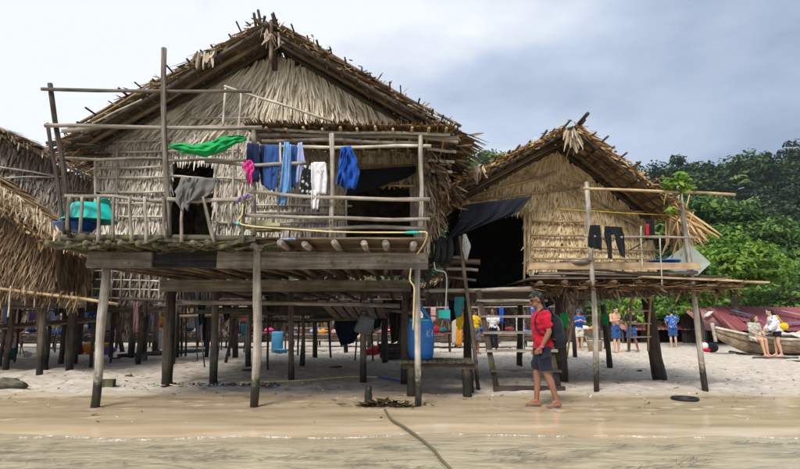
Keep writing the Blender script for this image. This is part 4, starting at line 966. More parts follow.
# ================================================================== other huts of the village
def far_hut(label, px, Yw, hw, fz, ez, az, depth, over, wallm, roofm, back, ln=0.3, step=0.04, crs=0.2, posts=(), nrow=6, ncol=6, dx=0.0, openings=(), sw=0.06, out=.15, name='stilt_hut'):
    cx = P(px, 316, Yw).x + dx
    h = thing(name, (cx, Yw + depth / 2, 0), label, 'hut')
    rz = lambda x: az + (ez - az) * abs(x - cx) / (hw + 0.35)
    thatch_wall(h, (cx - hw, Yw, fz), (1, 0, 0), (0, -1, 0), 2 * hw, lambda s: rz(cx - hw + s) - .12, fz, list(np.arange(fz + .25, az, crs)), wallm, back, openings, step=step, ln=ln, sw=sw, out=out, jitter=.18, name='gable_wall')
    for sx in (-1, 1):
        thatch_wall(h, (cx + sx * (hw - .01), Yw + .05 if sx < 0 else Yw + depth - .05, fz), (0, 1 if sx < 0 else -1, 0), (sx, 0, 0), depth - .1, lambda s: rz(cx + hw) - .05, fz, list(np.arange(fz + .3, rz(cx + hw), .28)), wallm, back, step=.07, ln=.4, sw=.09, name='side_wall')
    r = part_empty('roof', h)
    for sx in (-1, 1):
        roof_slope(r, (cx, Yw - over, az), (cx, Yw + depth, az), (cx + sx * (hw + .35), Yw - over, ez), (cx + sx * (hw + .35), Yw + depth, ez), nrow, ncol, roofm)
        pole('rafter', (cx, Yw - over, az - .06), (cx + sx * (hw + .35), Yw - over, ez - .06), .05, M['dark_wood'], r)
        loose_leaves(r, (cx, Yw - over, az + .05), (cx + sx * (hw + .4), Yw - over, ez + .05), 160, .3, .05, roofm, down=(sx * .5, -.5, -.6), spread=.3)
    m = MB(); m.box((cx, Yw + depth / 2, fz - .05), (2 * hw, depth, .06)); m.build('room_floor', M['brown_wood'], h)
    beam('beam', (cx - hw - .1, Yw, fz - .17), (cx + hw + .1, Yw, fz - .17), .12, .16, M['dark_wood'], h)
    if fz > .5:
        for fx in (-.92, -.3, .35, .92):
            for yy in (Yw + .15, Yw + depth - .2):
                pole('post', (cx + fx * hw, yy, -.2), (cx + fx * hw + random.uniform(-.05, .05), yy, fz - .1), .085, M['post_dark'], h)
    return h
M['loose_tan'] = fibre('loose_tan', [(0.0, (0.20, 0.14, 0.085)), (0.5, (0.44, 0.34, 0.225)), (1.0, (0.62, 0.52, 0.38))])
# grey-walled hut at the far left and the shaggy brown one before it
LB = far_hut('grey thatched hut at the far left whose eave meets the balcony posts', -58, 15.2, 4.1, 2.55, P(96, 178, 14.4).z, P(-60, 108, 14.4).z, 4.5, .8, M['thatch_grey'], M['roof_old'], M['backing'], ln=.34, step=.035, crs=.17, nrow=9, ncol=8)
for (xa, ya, xb, yb2) in [(-5, 166, 68, 178), (5, 178, 70, 176)]: pl('batten', (xa, ya, 15.05), (xb, yb2, 15.05), .03, M['bamboo_grey'], LB)
LN = far_hut('shaggy brown thatched hut low at the left edge before the grey hut', -70, 12.7, 2.85, 1.86, P(84, 247, 11.9).z, P(-66, 150, 11.9).z, 1.5, .8, M['thatch_brown'], M['thatch_tan'], M['backing'], ln=.5, step=.011, crs=.18, nrow=8, ncol=5, sw=.026, out=.4)
loose_leaves(LN, P(-30, 170, 11.75), P(84, 243, 11.8), 520, .34, .026, M['loose_tan'], down=(.3, -.35, -1), spread=.2, off=.05)
loose_leaves(LN, P(-10, 285, 12.5), P(80, 297, 12.5), 200, .3, .03, M['thatch_brown'], down=(.1, -.2, -1), spread=.3, off=.08)
LP2 = [((41, 300), (43, 370), .13, 'post_mid'), ((72, 300), (69, 371), .10, 'post_dark')]
for a, bq, r, mt in LP2: post(LN, a, bq, r, M[mt])
pl('floor_pole', (-10, 287, 12.4), (118, 304, 12.4), .04, M['bamboo'], LN)
beam('beam', P(-20, 305, 12.8), P(86, 303, 12.8), .1, .22, M['dark_wood'], LN)
pl('hanging_rope', (11, 286, 12.3), (8, 317, 12.3), .022, M['bamboo_grey'], LN)
# the hut behind the large one, its lattice wall seen under the deck
LC = far_hut('thatched hut with a stick lattice wall behind the large hut stilts', 118, 15.6, 1.75, 1.72, 2.9, 4.0, 3.0, .5, M['thatch_grey'], M['roof_old'], M['backing'], ln=.45, step=.035, crs=.22, ncol=5, out=.4)
for k in range(6): pl('lattice_stick', (72, 252 + k * 9, 15.3), (185, 254 + k * 9.2, 15.3), .022, M['bamboo_grey'], LC, n=6)
for k in range(11): pl('lattice_stick', (74 + k * 9.5, 248, 15.25), (73 + k * 9.5, 305, 15.25), .018, M['bamboo_grey'], LC, n=6)
for a, bq, r, mt in [((135, 285), (131, 357), .13, 'post_mid'), ((157, 300), (155, 353), .13, 'post_mid'), ((142, 310), (141, 360), .035, 'post_dark'), ((112, 300), (122, 352), .10, 'post_dark'), ((186, 300), (186, 356), .04, 'post_dark')]:
    post(LC, a, bq, r, M[mt])
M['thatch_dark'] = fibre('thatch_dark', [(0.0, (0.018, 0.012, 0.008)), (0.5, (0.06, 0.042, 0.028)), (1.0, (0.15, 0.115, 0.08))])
# huts closing the view under the floors
BH = [(15, 27.5, 3.9, 'dark thatched hut far behind the left hut, beyond the clothes stalls'),
      (178, 28.5, 4.1, 'dark thatched hut far behind the second row of stilts'),
      (338, 29.5, 4.4, 'dark thatched hut far behind the blue plastic drum'),
      (455, 28.0, 2.2, 'dark thatched hut far behind the steps of the right hut'),
      (545, 29.5, 2.2, 'dark thatched hut far behind the man in the red shirt')]
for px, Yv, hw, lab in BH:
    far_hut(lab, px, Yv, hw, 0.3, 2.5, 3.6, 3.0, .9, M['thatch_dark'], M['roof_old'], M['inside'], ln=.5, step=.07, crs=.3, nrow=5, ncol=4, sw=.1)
# ================================================================== washing, cloths and tarpaulins
F = {}
for nm, c1 in {'navy': (0.012, 0.022, 0.075), 'denim': (0.03, 0.085, 0.26), 'sky_denim': (0.16, 0.34, 0.62), 'lavender': (0.36, 0.42, 0.68), 'white': (0.74, 0.74, 0.78), 'royal': (0.012, 0.085, 0.42), 'green': (0.012, 0.35, 0.09), 'grey': (0.16, 0.155, 0.15), 'black': (0.010, 0.011, 0.014), 'pink': (0.75, 0.06, 0.32), 'purple': (0.20, 0.12, 0.36), 'red': (0.52, 0.012, 0.03), 'tarp': (0.015, 0.019, 0.030), 'tarp_black': (0.014, 0.017, 0.024), 'orange': (0.75, 0.30, 0.03), 'yellow': (0.80, 0.52, 0.02), 'teal_cloth': (0.02, 0.13, 0.16), 'cream': (0.62, 0.58, 0.48), 'maroon': (0.22, 0.03, 0.04)}.items():
    F[nm] = fabric('cloth_' + nm, c1)
F['black_white'] = fabric('cloth_black_white', (0.015, 0.015, 0.018), (0.45, 0.45, 0.48), pat=14)
F['blue_print'] = fabric('cloth_blue_print', (0.03, 0.12, 0.42), (0.50, 0.58, 0.72), pat=16)
F['green_camo'] = fabric('cloth_green_camo', (0.025, 0.030, 0.026), (0.13, 0.165, 0.13), pat=34)
F['check'] = fabric('cloth_check', (0.62, 0.58, 0.58), (0.40, 0.03, 0.05), stripes=7)
F['leaf_print'] = fabric('cloth_leaf_print', (0.50, 0.52, 0.44), (0.16, 0.20, 0.14), pat=22)
F['beige_print'] = fabric('cloth_beige_print', (0.60, 0.54, 0.45), (0.10, 0.09, 0.08), pat=12)
def lerp_poly(poly, f):
    k = len(poly) - 1; i = min(int(f * k), k - 1); g = f * k - i
    a, bq = poly[i], poly[i + 1]
    return tuple(a[j] + (bq[j] - a[j]) * g for j in range(len(a)))
def hang_into(m, left, right, Y, folds=3, amp=0.03, rows=14, cols=18, tilt=0.0, thick=0.007, crump=0.006):
    ph = random.uniform(0, 6); g = []
    for i in range(rows):
        f = i / (rows - 1); l, r = lerp_poly(left, f), lerp_poly(right, f); row = []
        for j in range(cols):
            h = j / (cols - 1)
            x, y = l[0] + (r[0] - l[0]) * h, l[1] + (r[1] - l[1]) * h
            yy = Y + amp * (0.35 + 0.65 * f) * (0.6 * math.sin(h * folds * 4.1 + ph + 1.2 * math.sin(f * 3 + ph)) + 0.4 * math.sin(h * folds * 7.7 + ph * 2 + 1.8 * f)) + tilt * f
            yy += crump * (math.sin(f * 17 + h * 9 + ph) + math.sin(f * 9 - h * 21 + ph * 2)) * 0.5
            p = P(x, y, yy)
            row.append((p.x, p.y, p.z + 0.01 * math.sin(h * folds * 6.28 + ph) * (f > 0.9)))
        g.append(row)
    m.sheet(g, thick, 0.5, (0, 1, 0))
def hang(name, label, cat, mat, panels, Y, group=None, folds=3, amp=0.03, **k):
    m = MB()
    for (l, r) in panels: hang_into(m, l, r, Y, folds, amp, **k)
    c = P(*panels[0][0][0], Y)
    return tag(m.build(name, mat, None, c, smooth=True), label, cat, group)
GL = 'washing hung on the porch'
hang('shirt', 'dark navy shirt hung at the left end of the porch line beside the pink bag', 'shirt', F['navy'], [([(247, 143), (246, 162), (246, 180)], [(259, 144), (260, 162), (259, 182)])], 7.72, GL)
hang('shirt', 'navy shirt half hidden behind the blue work shirt on the porch line', 'shirt', F['navy'], [([(260, 145), (259, 165), (261, 184)], [(267, 145), (268, 165), (267, 188)])], 7.82, GL, folds=2)
hang('shirt', 'mid blue work shirt beside the navy shirt on the porch line', 'shirt', F['denim'], [([(265, 145), (263, 168), (264, 186), (269, 190)], [(279, 145), (279, 168), (277, 185), (275, 190)]), ([(272, 146), (270, 160), (271, 176)], [(280, 146), (282, 160), (280, 170)])], 7.70, GL)
hang('jeans', 'pale blue jeans hanging long over the rail left of the denim trousers', 'jeans', F['sky_denim'], [([(284, 142), (282, 165), (280, 185), (277, 204)], [(289, 142), (290, 165), (290, 183), (286, 205)]), ([(286, 144), (284, 170), (284, 193)], [(291, 144), (291, 170), (291, 193)])], 7.66, GL, folds=2, amp=.04)
hang('trousers', 'blue denim trousers between the pale jeans and the lavender cloth', 'trousers', F['denim'], [([(288, 146), (288, 165), (290, 187)], [(297, 145), (297, 165), (296, 188)])], 7.75, GL, folds=2)
hang('towel', 'lavender blue towel next to the black and white dress', 'towel', F['lavender'], [([(298, 143), (297, 160), (296, 182)], [(302, 142), (305, 162), (303, 184)])], 7.70, GL, folds=2)
hang('dress', 'black and white patterned dress left of the white hooded top', 'dress', F['black_white'], [([(303, 164), (300, 180), (299, 198)], [(311, 165), (312, 180), (313, 200)])], 7.66, GL)
hang('hooded_top', 'white hooded top with its sleeves hanging over the porch rail', 'top', F['white'], [([(311, 163), (311, 178), (312, 194)], [(326, 163), (327, 178), (326, 194)]), ([(311, 190), (311, 200), (311, 209)], [(320, 190), (319, 200), (318, 209)]), ([(313, 162), (316, 170), (319, 174)], [(325, 162), (324, 170), (321, 174)])], 7.60, GL, amp=.035)
hang('work_jacket', 'crumpled bright royal blue jacket hung right of the porch post', 'jacket', F['royal'], [([(341, 147), (339, 160), (337, 175), (342, 188)], [(351, 146), (357, 160), (360, 172), (356, 189)]), ([(344, 150), (338, 168), (336, 184)], [(350, 150), (347, 168), (342, 187)])], 7.60, GL, folds=3, amp=.07, crump=.05)
hang('tarpaulin', 'dark navy tarpaulin sagging across the porch doorway', 'tarpaulin', F['tarp_black'], [([(352, 170), (350, 183), (345, 197)], [(416, 166), (416, 172), (408, 178)])], 9.5, None, folds=4, amp=.05)
# green cloth draped along the balcony pole
top_ = [(169, 144), (181, 143), (192, 144.5), (203, 143.5), (214, 140), (225, 136), (236, 135), (246, 137)]; bot_ = [(170, 148), (181, 152), (192, 154.5), (203, 156.5), (214, 155), (225, 150), (236, 143.5), (246, 139.5)]
g = []
for i in range(16):
    f = i / 15; row = []
    for j in range(60):
        h = j / 59; t0, b0 = lerp_poly(top_, h), lerp_poly(bot_, h)
        yy = 7.52 - .09 * math.sin(math.pi * f) * math.sin(math.pi * min(1, h * 1.1 + .05)) + .020 * math.sin(f * 15 + h * 7 + 1.5 * math.sin(h * 11)) + .009 * math.sin(f * 31 - h * 17) + .012 * math.sin(h * 40 + f * 5)
        row.append(tuple(P(t0[0], t0[1] + (b0[1] - t0[1]) * f + .5 * math.sin(h * 25 + f * 3), yy)))
    g.append(row)
m = MB(); m.sheet(g, .02, .5, (0, 1, 0)); tag(m.build('green_cloth', F['green'], None, P(169, 144, 7.5), smooth=True), 'bright green cloth draped along the balcony pole', 'cloth')
hang('grey_cloth', 'dark grey blanket draped over the balcony rail before the doorway', 'blanket', F['grey'], [([(181, 177), (177, 190), (175, 201), (182, 211)], [(216, 178), (214, 190), (206, 197), (190, 200)]), ([(182, 177), (178, 186), (174, 192)], [(198, 178), (192, 192), (188, 212)])], 7.52, None, folds=3, amp=.06, crump=.02)
hang('pink_bag', 'pink plastic bag hanging from the porch post', 'bag', F['pink'], [([(246, 160), (243, 164), (243, 169), (247, 174), (247, 183)], [(251, 160), (254, 164), (254, 169), (252, 174), (252, 183)])], 7.5, None, folds=1, amp=.03, crump=.03, thick=.03)
hang('purple_scarf', 'thin purple scarf tied beside the porch rail', 'scarf', F['purple'], [([(238, 198), (236, 203)], [(251, 193), (249, 197)])], 7.55, None, amp=.02, rows=5)
# basins and odds and ends on the deck
def tub(name, label, c, r0, r1, h, mat, cat='basin', tilt=None, sx=1.0):
    m = MB(); prof = [(0.001, .012), (r0 - .02, .012), (r1 - .02, h), (r1 + .02, h + .004), (r1 + .02, h - .015), (r1, h - .012), (r0, 0), (0.001, 0)]
    m.lathe(prof, (0, 0, 0), 24); v = m.v[0]; v[:, 0] *= sx
    if tilt is not None: v[:] = v @ np.array(tilt.to_matrix()).T
    v += np.array(tuple(c)); return tag(m.build(name, mat, None, c, smooth=True), label, cat)
M['teal'] = plain('teal_plastic', (.01, .50, .42), .4, .08, 4, .05, spec=.5)
M['blue_pl'] = plain('blue_plastic', (.01, .11, .50), .4, .12, 4, .05, spec=.5)
M['blue_drum'] = plain('blue_drum', (.012, .17, .52), .45, .14, 5, .15, spec=.5, c2=(.01, .10, .36))
M['light_blue'] = plain('light_blue', (.07, .27, .46), .6, .2, 4)
M['yellow_hose'] = plain('yellow_hose', (.68, .55, .27), .55, .15, 5, .05)
M['dark_rubber'] = plain('dark_rubber', (.016, .018, .022), .6, .2, 8)
M['white_pl'] = plain('white_plastic', (.66, .66, .64), .5, .12, 5)
tub('basin', 'teal washing basin turned upside down on the balcony', P(90, 213, 7.95) + Vector((0, 0, .13)), .22, .33, .26, M['teal'], tilt=Quaternion((1, 0, 0), math.pi), sx=1.15)
tub('basin', 'teal basin leaning on its rim behind the upturned one', P(106, 216, 8.2), .13, .21, .16, M['teal'], tilt=Quaternion((0, 1, 0), -1.0))
tub('basin', 'dark blue basin under the upturned teal one', P(76, 231, 8.0), .22, .28, .1, M['blue_pl'])
m = MB(); m.box(P(262, 226, 8.0), (.34, .2, .16)); m.box(P(274, 226, 8.0) + Vector((0, 0, -.02)), (.2, .2, .11), Quaternion((0, 0, 1), .1))
tag(m.build('carton', plain('cream_box', (.60, .56, .32), .8, .15, 4), None, P(262, 230, 8.0)), 'cream and yellow carton on the deck behind the porch post', 'carton')
m = MB()
for k, (x, cc) in enumerate([(282, 0), (285, .4), (288, .8), (291, .2), (294, .6)]): m.ell(P(x, 239, 7.55), (.035, .03, .02), 8, 5, tint=cc)
tag(m.build('bottle_scraps', plain('blue_scrap', (.05, .10, .40), .4, .6, 20, c2=(.5, .5, .55)), None, P(288, 241, 7.55), smooth=True), 'blue and white plastic scraps caught on the mossy deck edge', 'scraps')
def rope(name, label, cat, pts, r, mat, n=7, parent=None):
    m = MB(); q = []
    for i in range(len(pts) - 1):
        for j in range(5):
            t = j / 5; p0, p1, p2, p3 = (Vector(pts[max(i - 1, 0)]), Vector(pts[i]), Vector(pts[i + 1]), Vector(pts[min(i + 2, len(pts) - 1)]))
            q.append(0.5 * ((2 * p1) + (p2 - p0) * t + (2 * p0 - 5 * p1 + 4 * p2 - p3) * t * t + (3 * p1 - p0 - 3 * p2 + p3) * t ** 3))
    q.append(Vector(pts[-1])); m.tube(q, r, n)
    o = m.build(name, mat, parent, q[0] if parent is None else None, smooth=True)
    return tag(o, label, cat) if parent is None else o
hs = thing('water_hose', P(240, 222, 7.5), 'yellow hose with teal ends lying along the porch deck edge', 'hose')
rope('hose', None, None, [P(243, 204, 7.5), P(242, 215, 7.5), P(238, 222, 7.52), P(250, 226, 7.5), P(290, 229, 7.5), P(340, 232, 7.5), P(404, 232.5, 7.5), P(424, 232, 7.5), P(427, 235, 7.5), P(424, 244, 7.6), P(417, 254, 7.8)], .011, M['yellow_hose'], parent=hs)
rope('joint', None, None, [P(236, 223, 7.48), P(239, 224, 7.48)], .022, M['teal'], parent=hs); rope('joint', None, None, [P(406, 232.5, 7.5), P(419, 232.3, 7.5)], .018, M['teal'], parent=hs)
rope('yellow_rope', 'yellow rope hanging beside the front right stilt of the large hut', 'rope', [P(411, 268, 8.0), P(410, 280, 8.0), P(414, 287, 8.0), P(414, 300, 8.0), P(413, 330, 8.05)], .012, M['yellow_hose'])
rope('white_line', 'pale rope hanging below the old tyres', 'rope', [P(434, 262, 9.9), P(436, 270, 9.9), P(446, 274, 9.9), P(446, 300, 9.9), P(445, 312, 9.9)], .012, M['white_pl'])
# tyres hung on the landing
for k, (x, rz_, lab) in enumerate([(434, .32, 'old black tyre hung nearest the large hut'), (441, .22, 'old black tyre hung in the middle of three on the landing'), (448, .12, 'old black tyre hung nearest the blue tarpaulin')]):
    m = MB(); c = P(x, 250, 10.0); pr = [(.21 + .06 * math.cos(a), .06 * math.sin(a)) for a in np.linspace(0, 6.283, 11)]
    m.lathe(pr, c, 24, Quaternion((0, 0, 1), rz_ - 1.57) @ Quaternion((1, 0, 0), 1.57)); tag(m.build('tyre', M['dark_rubber'], None, c, smooth=True), lab, 'tyre', 'old tyres on the landing')
hang('tarpaulin', 'dark blue tarpaulin slung over the right hut doorway', 'tarpaulin', F['tarp'], [([(463, 205), (458, 222), (446, 240)], [(532, 196), (518, 213), (467, 231)])], 10.2, None, folds=5, amp=.09, cols=34)
hang('net_bag', 'pale net bag hanging on the leaning pole by the doorway', 'net', plain('net', (.45, .46, .44), .8, .3, 40), [([(463, 234), (462, 248), (465, 260)], [(466, 234), (471, 246), (467, 261)])], 9.85, None, folds=1)
# right hut washing
hang('shorts', 'black shorts hung beside the tall post of the drying frame', 'shorts', F['black'], [([(590, 225), (588, 238), (588, 247)], [(600, 225), (602, 238), (602, 250)])], 9.58, 'dark washing on the right drying frame')
hang('trousers', 'black trousers hung over the lower pole of the drying frame', 'trousers', F['black'], [([(605, 226), (604, 234)], [(622, 227), (624, 236)]), ([(604, 233), (607, 247), (608, 258)], [(611, 233), (612, 247), (612, 259)]), ([(614, 233), (617, 246), (621, 256)], [(624, 234), (625, 246), (625, 258)])], 9.56, 'dark washing on the right drying frame', folds=2)
tr_ = hang('life_vest', 'black garment with a red patch hung at the far end of the frame', 'garment', F['black'], [([(646, 220), (645, 230), (645, 240)], [(654, 219), (655, 230), (655, 240)])], 9.6, 'dark washing on the right drying frame')
m = MB(); hang_into(m, [(646, 224), (646, 236)], [(649, 224), (649, 236)], 9.565, 1, .01, 6, 4); m.build('red_patch', F['red'], tr_, smooth=True)
# wok, tub and clear sheet on the right platform
c = P(577, 263, 10.15); m = MB(); m.lathe([(.001, -.11), (.14, -.10), (.26, -.03), (.31, .03), (.325, .03), (.27, -.045), (.15, -.125), (.001, -.135)], c, 26)
tag(m.build('wok', plain('worn_tin', (.22, .20, .16), .45, .3, 6, metallic=.5), None, c, smooth=True), 'wide shallow metal wok on the right hut platform', 'wok')
tub('tub', 'blue plastic tub on the right end of the platform', P(665, 268, 10.4), .24, .28, .14, M['blue_pl'], 'tub')
gm_, nt, b = new_mat('clear_sheet')
t_ = N(nt, 'ShaderNodeBsdfTransparent', {'Color': (.82, .88, .84, 1)}); b.inputs['Base Color'].default_value = (.52, .58, .55, 1); b.inputs['Roughness'].default_value = .35
mx = N(nt, 'ShaderNodeMixShader', {0: .55, 1: t_.outputs[0], 2: b.outputs[0]}); nt.links.new(mx.outputs[0], nt.nodes['Material Output'].inputs['Surface'])
m = MB(); A, B_, C_, D_ = P(656, 266, 10.2), P(689, 243, 10.2), P(711, 263, 10.2), P(696, 277, 10.15)
m.sheet([[tuple(A), tuple(B_)], [tuple(D_), tuple(C_)]], .012, .5, (0, 1, 0)); tag(m.build('plastic_sheet', gm_, None, A), 'clear greenish plastic sheet propped on the right platform', 'sheet')
# papaya leaves tied to the frame post
pt = thing('leaf_bunch', P(679, 188, 9.5), 'bunch of fresh green leaves growing on top of the right frame post', 'plant')
for (cx_, cy_, n_, sp_) in [(678, 184, 70, .26), (667, 184, 0, 0), (672, 210, 16, .12), (686, 184, 40, .2), (668, 184, 36, .18)]:
    if not n_: continue
    m = MB(); c = np.array(P(cx_, cy_, 9.5)); p = c + rng.normal(0, sp_ * .35, (n_, 3)); a = rng.normal(0, 1, (n_, 3)) * np.array([1, 1, .5]); a /= np.linalg.norm(a, axis=1)[:, None]
    bb = np.cross(a, rng.normal(0, .5, (n_, 3)) + np.array([0, -.5, 1])); bb /= np.linalg.norm(bb, axis=1)[:, None]
    sz = rng.uniform(.05, .10, (n_, 1)); m.quads(p, a * sz, bb * sz * .6, rng.uniform(.35, 1, n_)); tag(m.build('leaves', M['leaf_bright'], pt), kind='stuff')
pole('stem', P(680, 200, 9.52), P(681, 186, 9.5), .02, M['leaf_vine'], pt)

# ================================================================== drum, bench, things under the huts
bz = P(440, 361, 9.6).z
bn = thing('plank_bench', P(440, 361, 9.6).xy.to_3d(), 'low plank platform carrying the blue drum between the two huts', 'platform')
for k in range(8):
    xa = 404 + k * 9.3; a = P(xa, 362, 9.45); beam('plank', (a.x, 9.3, bz), (a.x + .02, 10.1, bz), .15, .035, M['moss_wood'], bn)
beam('bearer', (P(402, 366, 9.4).x, 9.4, bz - .07), (P(478, 366, 9.4).x, 9.4, bz - .07), .07, .09, M['dark_wood'], bn)
beam('bearer', (P(402, 366, 10).x, 10.0, bz - .07), (P(478, 366, 10).x, 10.0, bz - .07), .07, .09, M['dark_wood'], bn)
for (x, yv, r) in [(411, 9.42, .09), (466, 9.42, .09), (409, 10.0, .06), (470, 10.0, .06)]:
    gx = P(x, 366, yv).x; pole('leg', (gx + .02, yv, -.15), (gx, yv, bz - .1), r, M['post_dark'], bn)
dr = thing('plastic_drum', (P(421, 357, 9.7).x, 9.7, bz + .02), 'blue plastic drum with its lid ajar on the plank platform', 'drum')
c = Vector((P(421, 357, 9.7).x, 9.7, bz + .02)); h = P(421, 318, 9.7).z - c.z
m = MB(); m.lathe([(.001, 0), (.17, 0), (.205, .03), (.225, .12), (.24, .30), (.24, h * .62), (.235, h * .66), (.24, h * .70), (.225, h * .85), (.19, h * .95), (.185, h), (.165, h), (.165, h * .9), (.001, h * .9)], c, 28); m.build('body', M['blue_drum'], dr, smooth=True)
m = MB(); m.lathe([(.001, .02), (.15, .02), (.20, 0), (.20, -.04), (.185, -.04), (.185, -.01), (.001, 0)], c + Vector((.08, 0, h + .10)), 24, Quaternion((0, 1, 0), .95)); m.build('lid', M['blue_drum'], dr, smooth=True)
m = MB(); m.lathe([(.193, h * .93), (.2, h * .93), (.2, h * .97), (.193, h * .97)], c, 24); m.build('ring', M['teal'], dr)
def drum_pt(u, w):                       # u: metres along the surface, w: height
    a = -math.pi / 2 + .42 + u / .24; return (c.x + .244 * math.cos(a), c.y + .244 * math.sin(a), c.z + w)
m = MB()
for st in [[(0, .52), (0, .40)], [(.055, .52), (.005, .46), (.055, .40)], [(.08, .52), (.135, .52), (.105, .40)], [(.085, .46), (.13, .46)]]: m.tube([drum_pt(*q) for q in st], .0045, 5)
m.build('painted_letters', M['white_pl'], dr)
# grey canister tied to a stilt
c = P(365, 325, 10.35); m = MB(); m.box(c, (.34, .2, .36), Quaternion((0, 1, 0), .35) @ Quaternion((0, 0, 1), .2), .85); o = m.build('canister', plain('grey_canister', (.10, .105, .12), .6, .25, 5), None, c)
bv = o.modifiers.new('bevel', 'BEVEL'); bv.width = .05; bv.segments = 3; tag(o, 'grey plastic canister tied to a stilt under the large hut', 'canister')
m = MB(); m.tube([c + Vector((-.1, 0, .2)), c + Vector((-.05, 0, .27)), c + Vector((.03, 0, .26)), c + Vector((.05, 0, .16))], .018, 6); m.build('handle', M['dark_rubber'], o, smooth=True)
# boards stored under the floor joists
sh = thing('stored_boards', P(350, 306, 11.5), 'pale boards stored under the floor of the large hut', 'boards')
for k in range(6):
    a, bq = P(322 + k * 11, 301, 11.2), P(338 + k * 9, 318, 13.2); beam('board', a, bq, .17, .03, M['plank'], sh)
m = MB(); m.box(P(444, 314, 9.9), (.22, .1, .15)); tag(m.build('teal_box', M['teal'], None, P(444, 314, 9.9)), 'small teal box hanging at the end of the pale rope', 'box')
hang('rag', 'dark teal rag hanging under the landing beside the thick stilt', 'rag', F['teal_cloth'], [([(455, 297), (454, 308), (456, 318)], [(464, 297), (464, 306), (461, 316)])], 10.0, None, folds=2)
hang('rag', 'yellow rag hanging under the landing behind the teal rag', 'rag', F['yellow'], [([(457, 312), (456, 322), (458, 330)], [(463, 312), (464, 322), (462, 329)])], 10.6, None, folds=2)

F['net_green'] = fabric('net_green', (0.02, 0.05, 0.04)); F['net_brown'] = fabric('net_brown', (0.06, 0.045, 0.03)); F['net_blue'] = fabric('net_blue', (0.015, 0.022, 0.05))
for (xa, xb, ya, yb2, Y, fm_, lab) in [(197, 206, 301, 326, 13.2, 'net_green', 'dark green fishing net hanging between the dark stilt and the mossy stilt'), (222, 232, 303, 322, 14.2, 'net_brown', 'brown fishing net hanging right of the mossy second-row stilt'), (262, 284, 302, 318, 13.6, 'net_brown', 'wide brown fishing net hanging right of the middle front stilt'), (334, 362, 314, 346, 15.5, 'net_blue', 'large dark blue fishing net hanging left of the canister'), (371, 384, 304, 330, 14.8, 'net_green', 'green fishing net hanging right of the canister'), (388, 402, 300, 344, 16.0, 'net_brown', 'dark brown net curtain left of the blue drum'), (448, 460, 300, 322, 12.0, 'net_blue', 'dark blue net hanging above the plank platform'), (142, 152, 300, 318, 15.0, 'net_brown', 'brown net hanging left of the thick dark stilt'), (52, 66, 302, 316, 14.0, 'net_green', 'dark green net hanging under the left hut'), (530, 556, 297, 310, 12.6, 'net_brown', 'brown net folded over a pole under the right hut doorway')]:
    hang('fishing_net', lab, 'net', F[fm_], [([(xa, ya), (xa + 1, (ya + yb2) / 2), (xa + (xb - xa) * .25, yb2)], [(xb, ya), (xb - 1, (ya + yb2) / 2), (xb - (xb - xa) * .3, yb2 - 3)])], Y, 'nets hung under the huts', folds=3, amp=.09, crump=.02)
sf = thing('plank_shelf', P(50, 326, 15.0).xy.to_3d(), 'sloping dark plank shelf under the left huts behind the first stilts', 'shelf')
for k in range(4): beam('board', P(-10, 330 - k * 1.2, 14.4 + k * .25), P(98, 321 - k * 1.2, 14.4 + k * .25), .22, .04, M['brown_wood'], sf)
for x in (4, 50, 94): pole('leg', (P(x, 330, 14.6).x, 14.6, -.1), P(x, 329 - x * .08, 14.6), .05, M['post_dark'], sf)
st2 = thing('timber_stack', G(395, 356), 'stack of dark timbers on the sand behind the blue drum', 'timber')
for k in range(7): x0_ = P(380, 350, 17.5 + (k % 3) * .25).x; beam('timber', (x0_ + random.uniform(-.1, .1), 17.5 + (k % 3) * .25, .1 + .16 * (k // 3)), (x0_ + 1.5 + random.uniform(-.2, .2), 17.6 + (k % 3) * .25, .1 + .16 * (k // 3)), .2, .14, M['dark_wood'], st2)

# ================================================================== on the sand
gh = thing('ground_hose', G(290, 383), 'yellow and blue hose lying on the sand between the stilts', 'hose')
rope('hose', None, None, [G(240, 384) + Vector((0, 0, .025)), G(280, 383) + Vector((0, 0, .03)), G(320, 380.5) + Vector((0, 0, .03)), G(350, 378.5) + Vector((0, 0, .04)), G(378, 378.5) + Vector((0, 0, .03))], .017, M['yellow_hose'], parent=gh)
rope('hose_end', None, None, [G(378, 378.5) + Vector((0, 0, .03)), G(392, 381) + Vector((0, 0, .03)), G(401, 382.5) + Vector((0, 0, .03))], .019, M['blue_pl'], parent=gh)
m = MB()
for k in range(150):
    x = 150 + 130 * random.random() ** .8; g = G(x, 385 + random.gauss(0, .7)); s_ = random.uniform(.012, .035)
    m.ell(g + Vector((0, 0, s_ * .5)), (s_ * 1.5, s_, s_ * .7), 6, 4, Quaternion((0, 0, 1), random.uniform(0, 3)), random.random())
M['flotsam'] = fibre('flotsam', [(0, (.02, .03, .05)), (.3, (.05, .12, .22)), (.45, (.3, .28, .2)), (.55, (.04, .04, .045)), (.7, (.5, .2, .16)), (.85, (.1, .3, .45)), (1, (.6, .58, .5))])
tag(m.build('float_line', M['flotsam'], None, G(210, 385), smooth=True), 'tangled line of floats, bottle caps and rubbish across the sand', 'rubbish', kind='stuff')
rope('yellow_string', 'thin yellow cord trailing from the rubbish line', 'cord', [G(152, 386) + Vector((0, 0, .01)), G(165, 385) + Vector((0, 0, .02)), G(178, 386) + Vector((0, 0, .01)), G(190, 384.5) + Vector((0, 0, .02))], .012, M['yellow_hose'])
g = G(368, 404); pole('wooden_stump', g + Vector((0, 0, -.15)), g + Vector((.01, .02, .27)), .075, M['post_dark'], r1=.06)
tag(bpy.data.objects['wooden_stump'], 'short dark stump standing in the wet sand', 'stump')
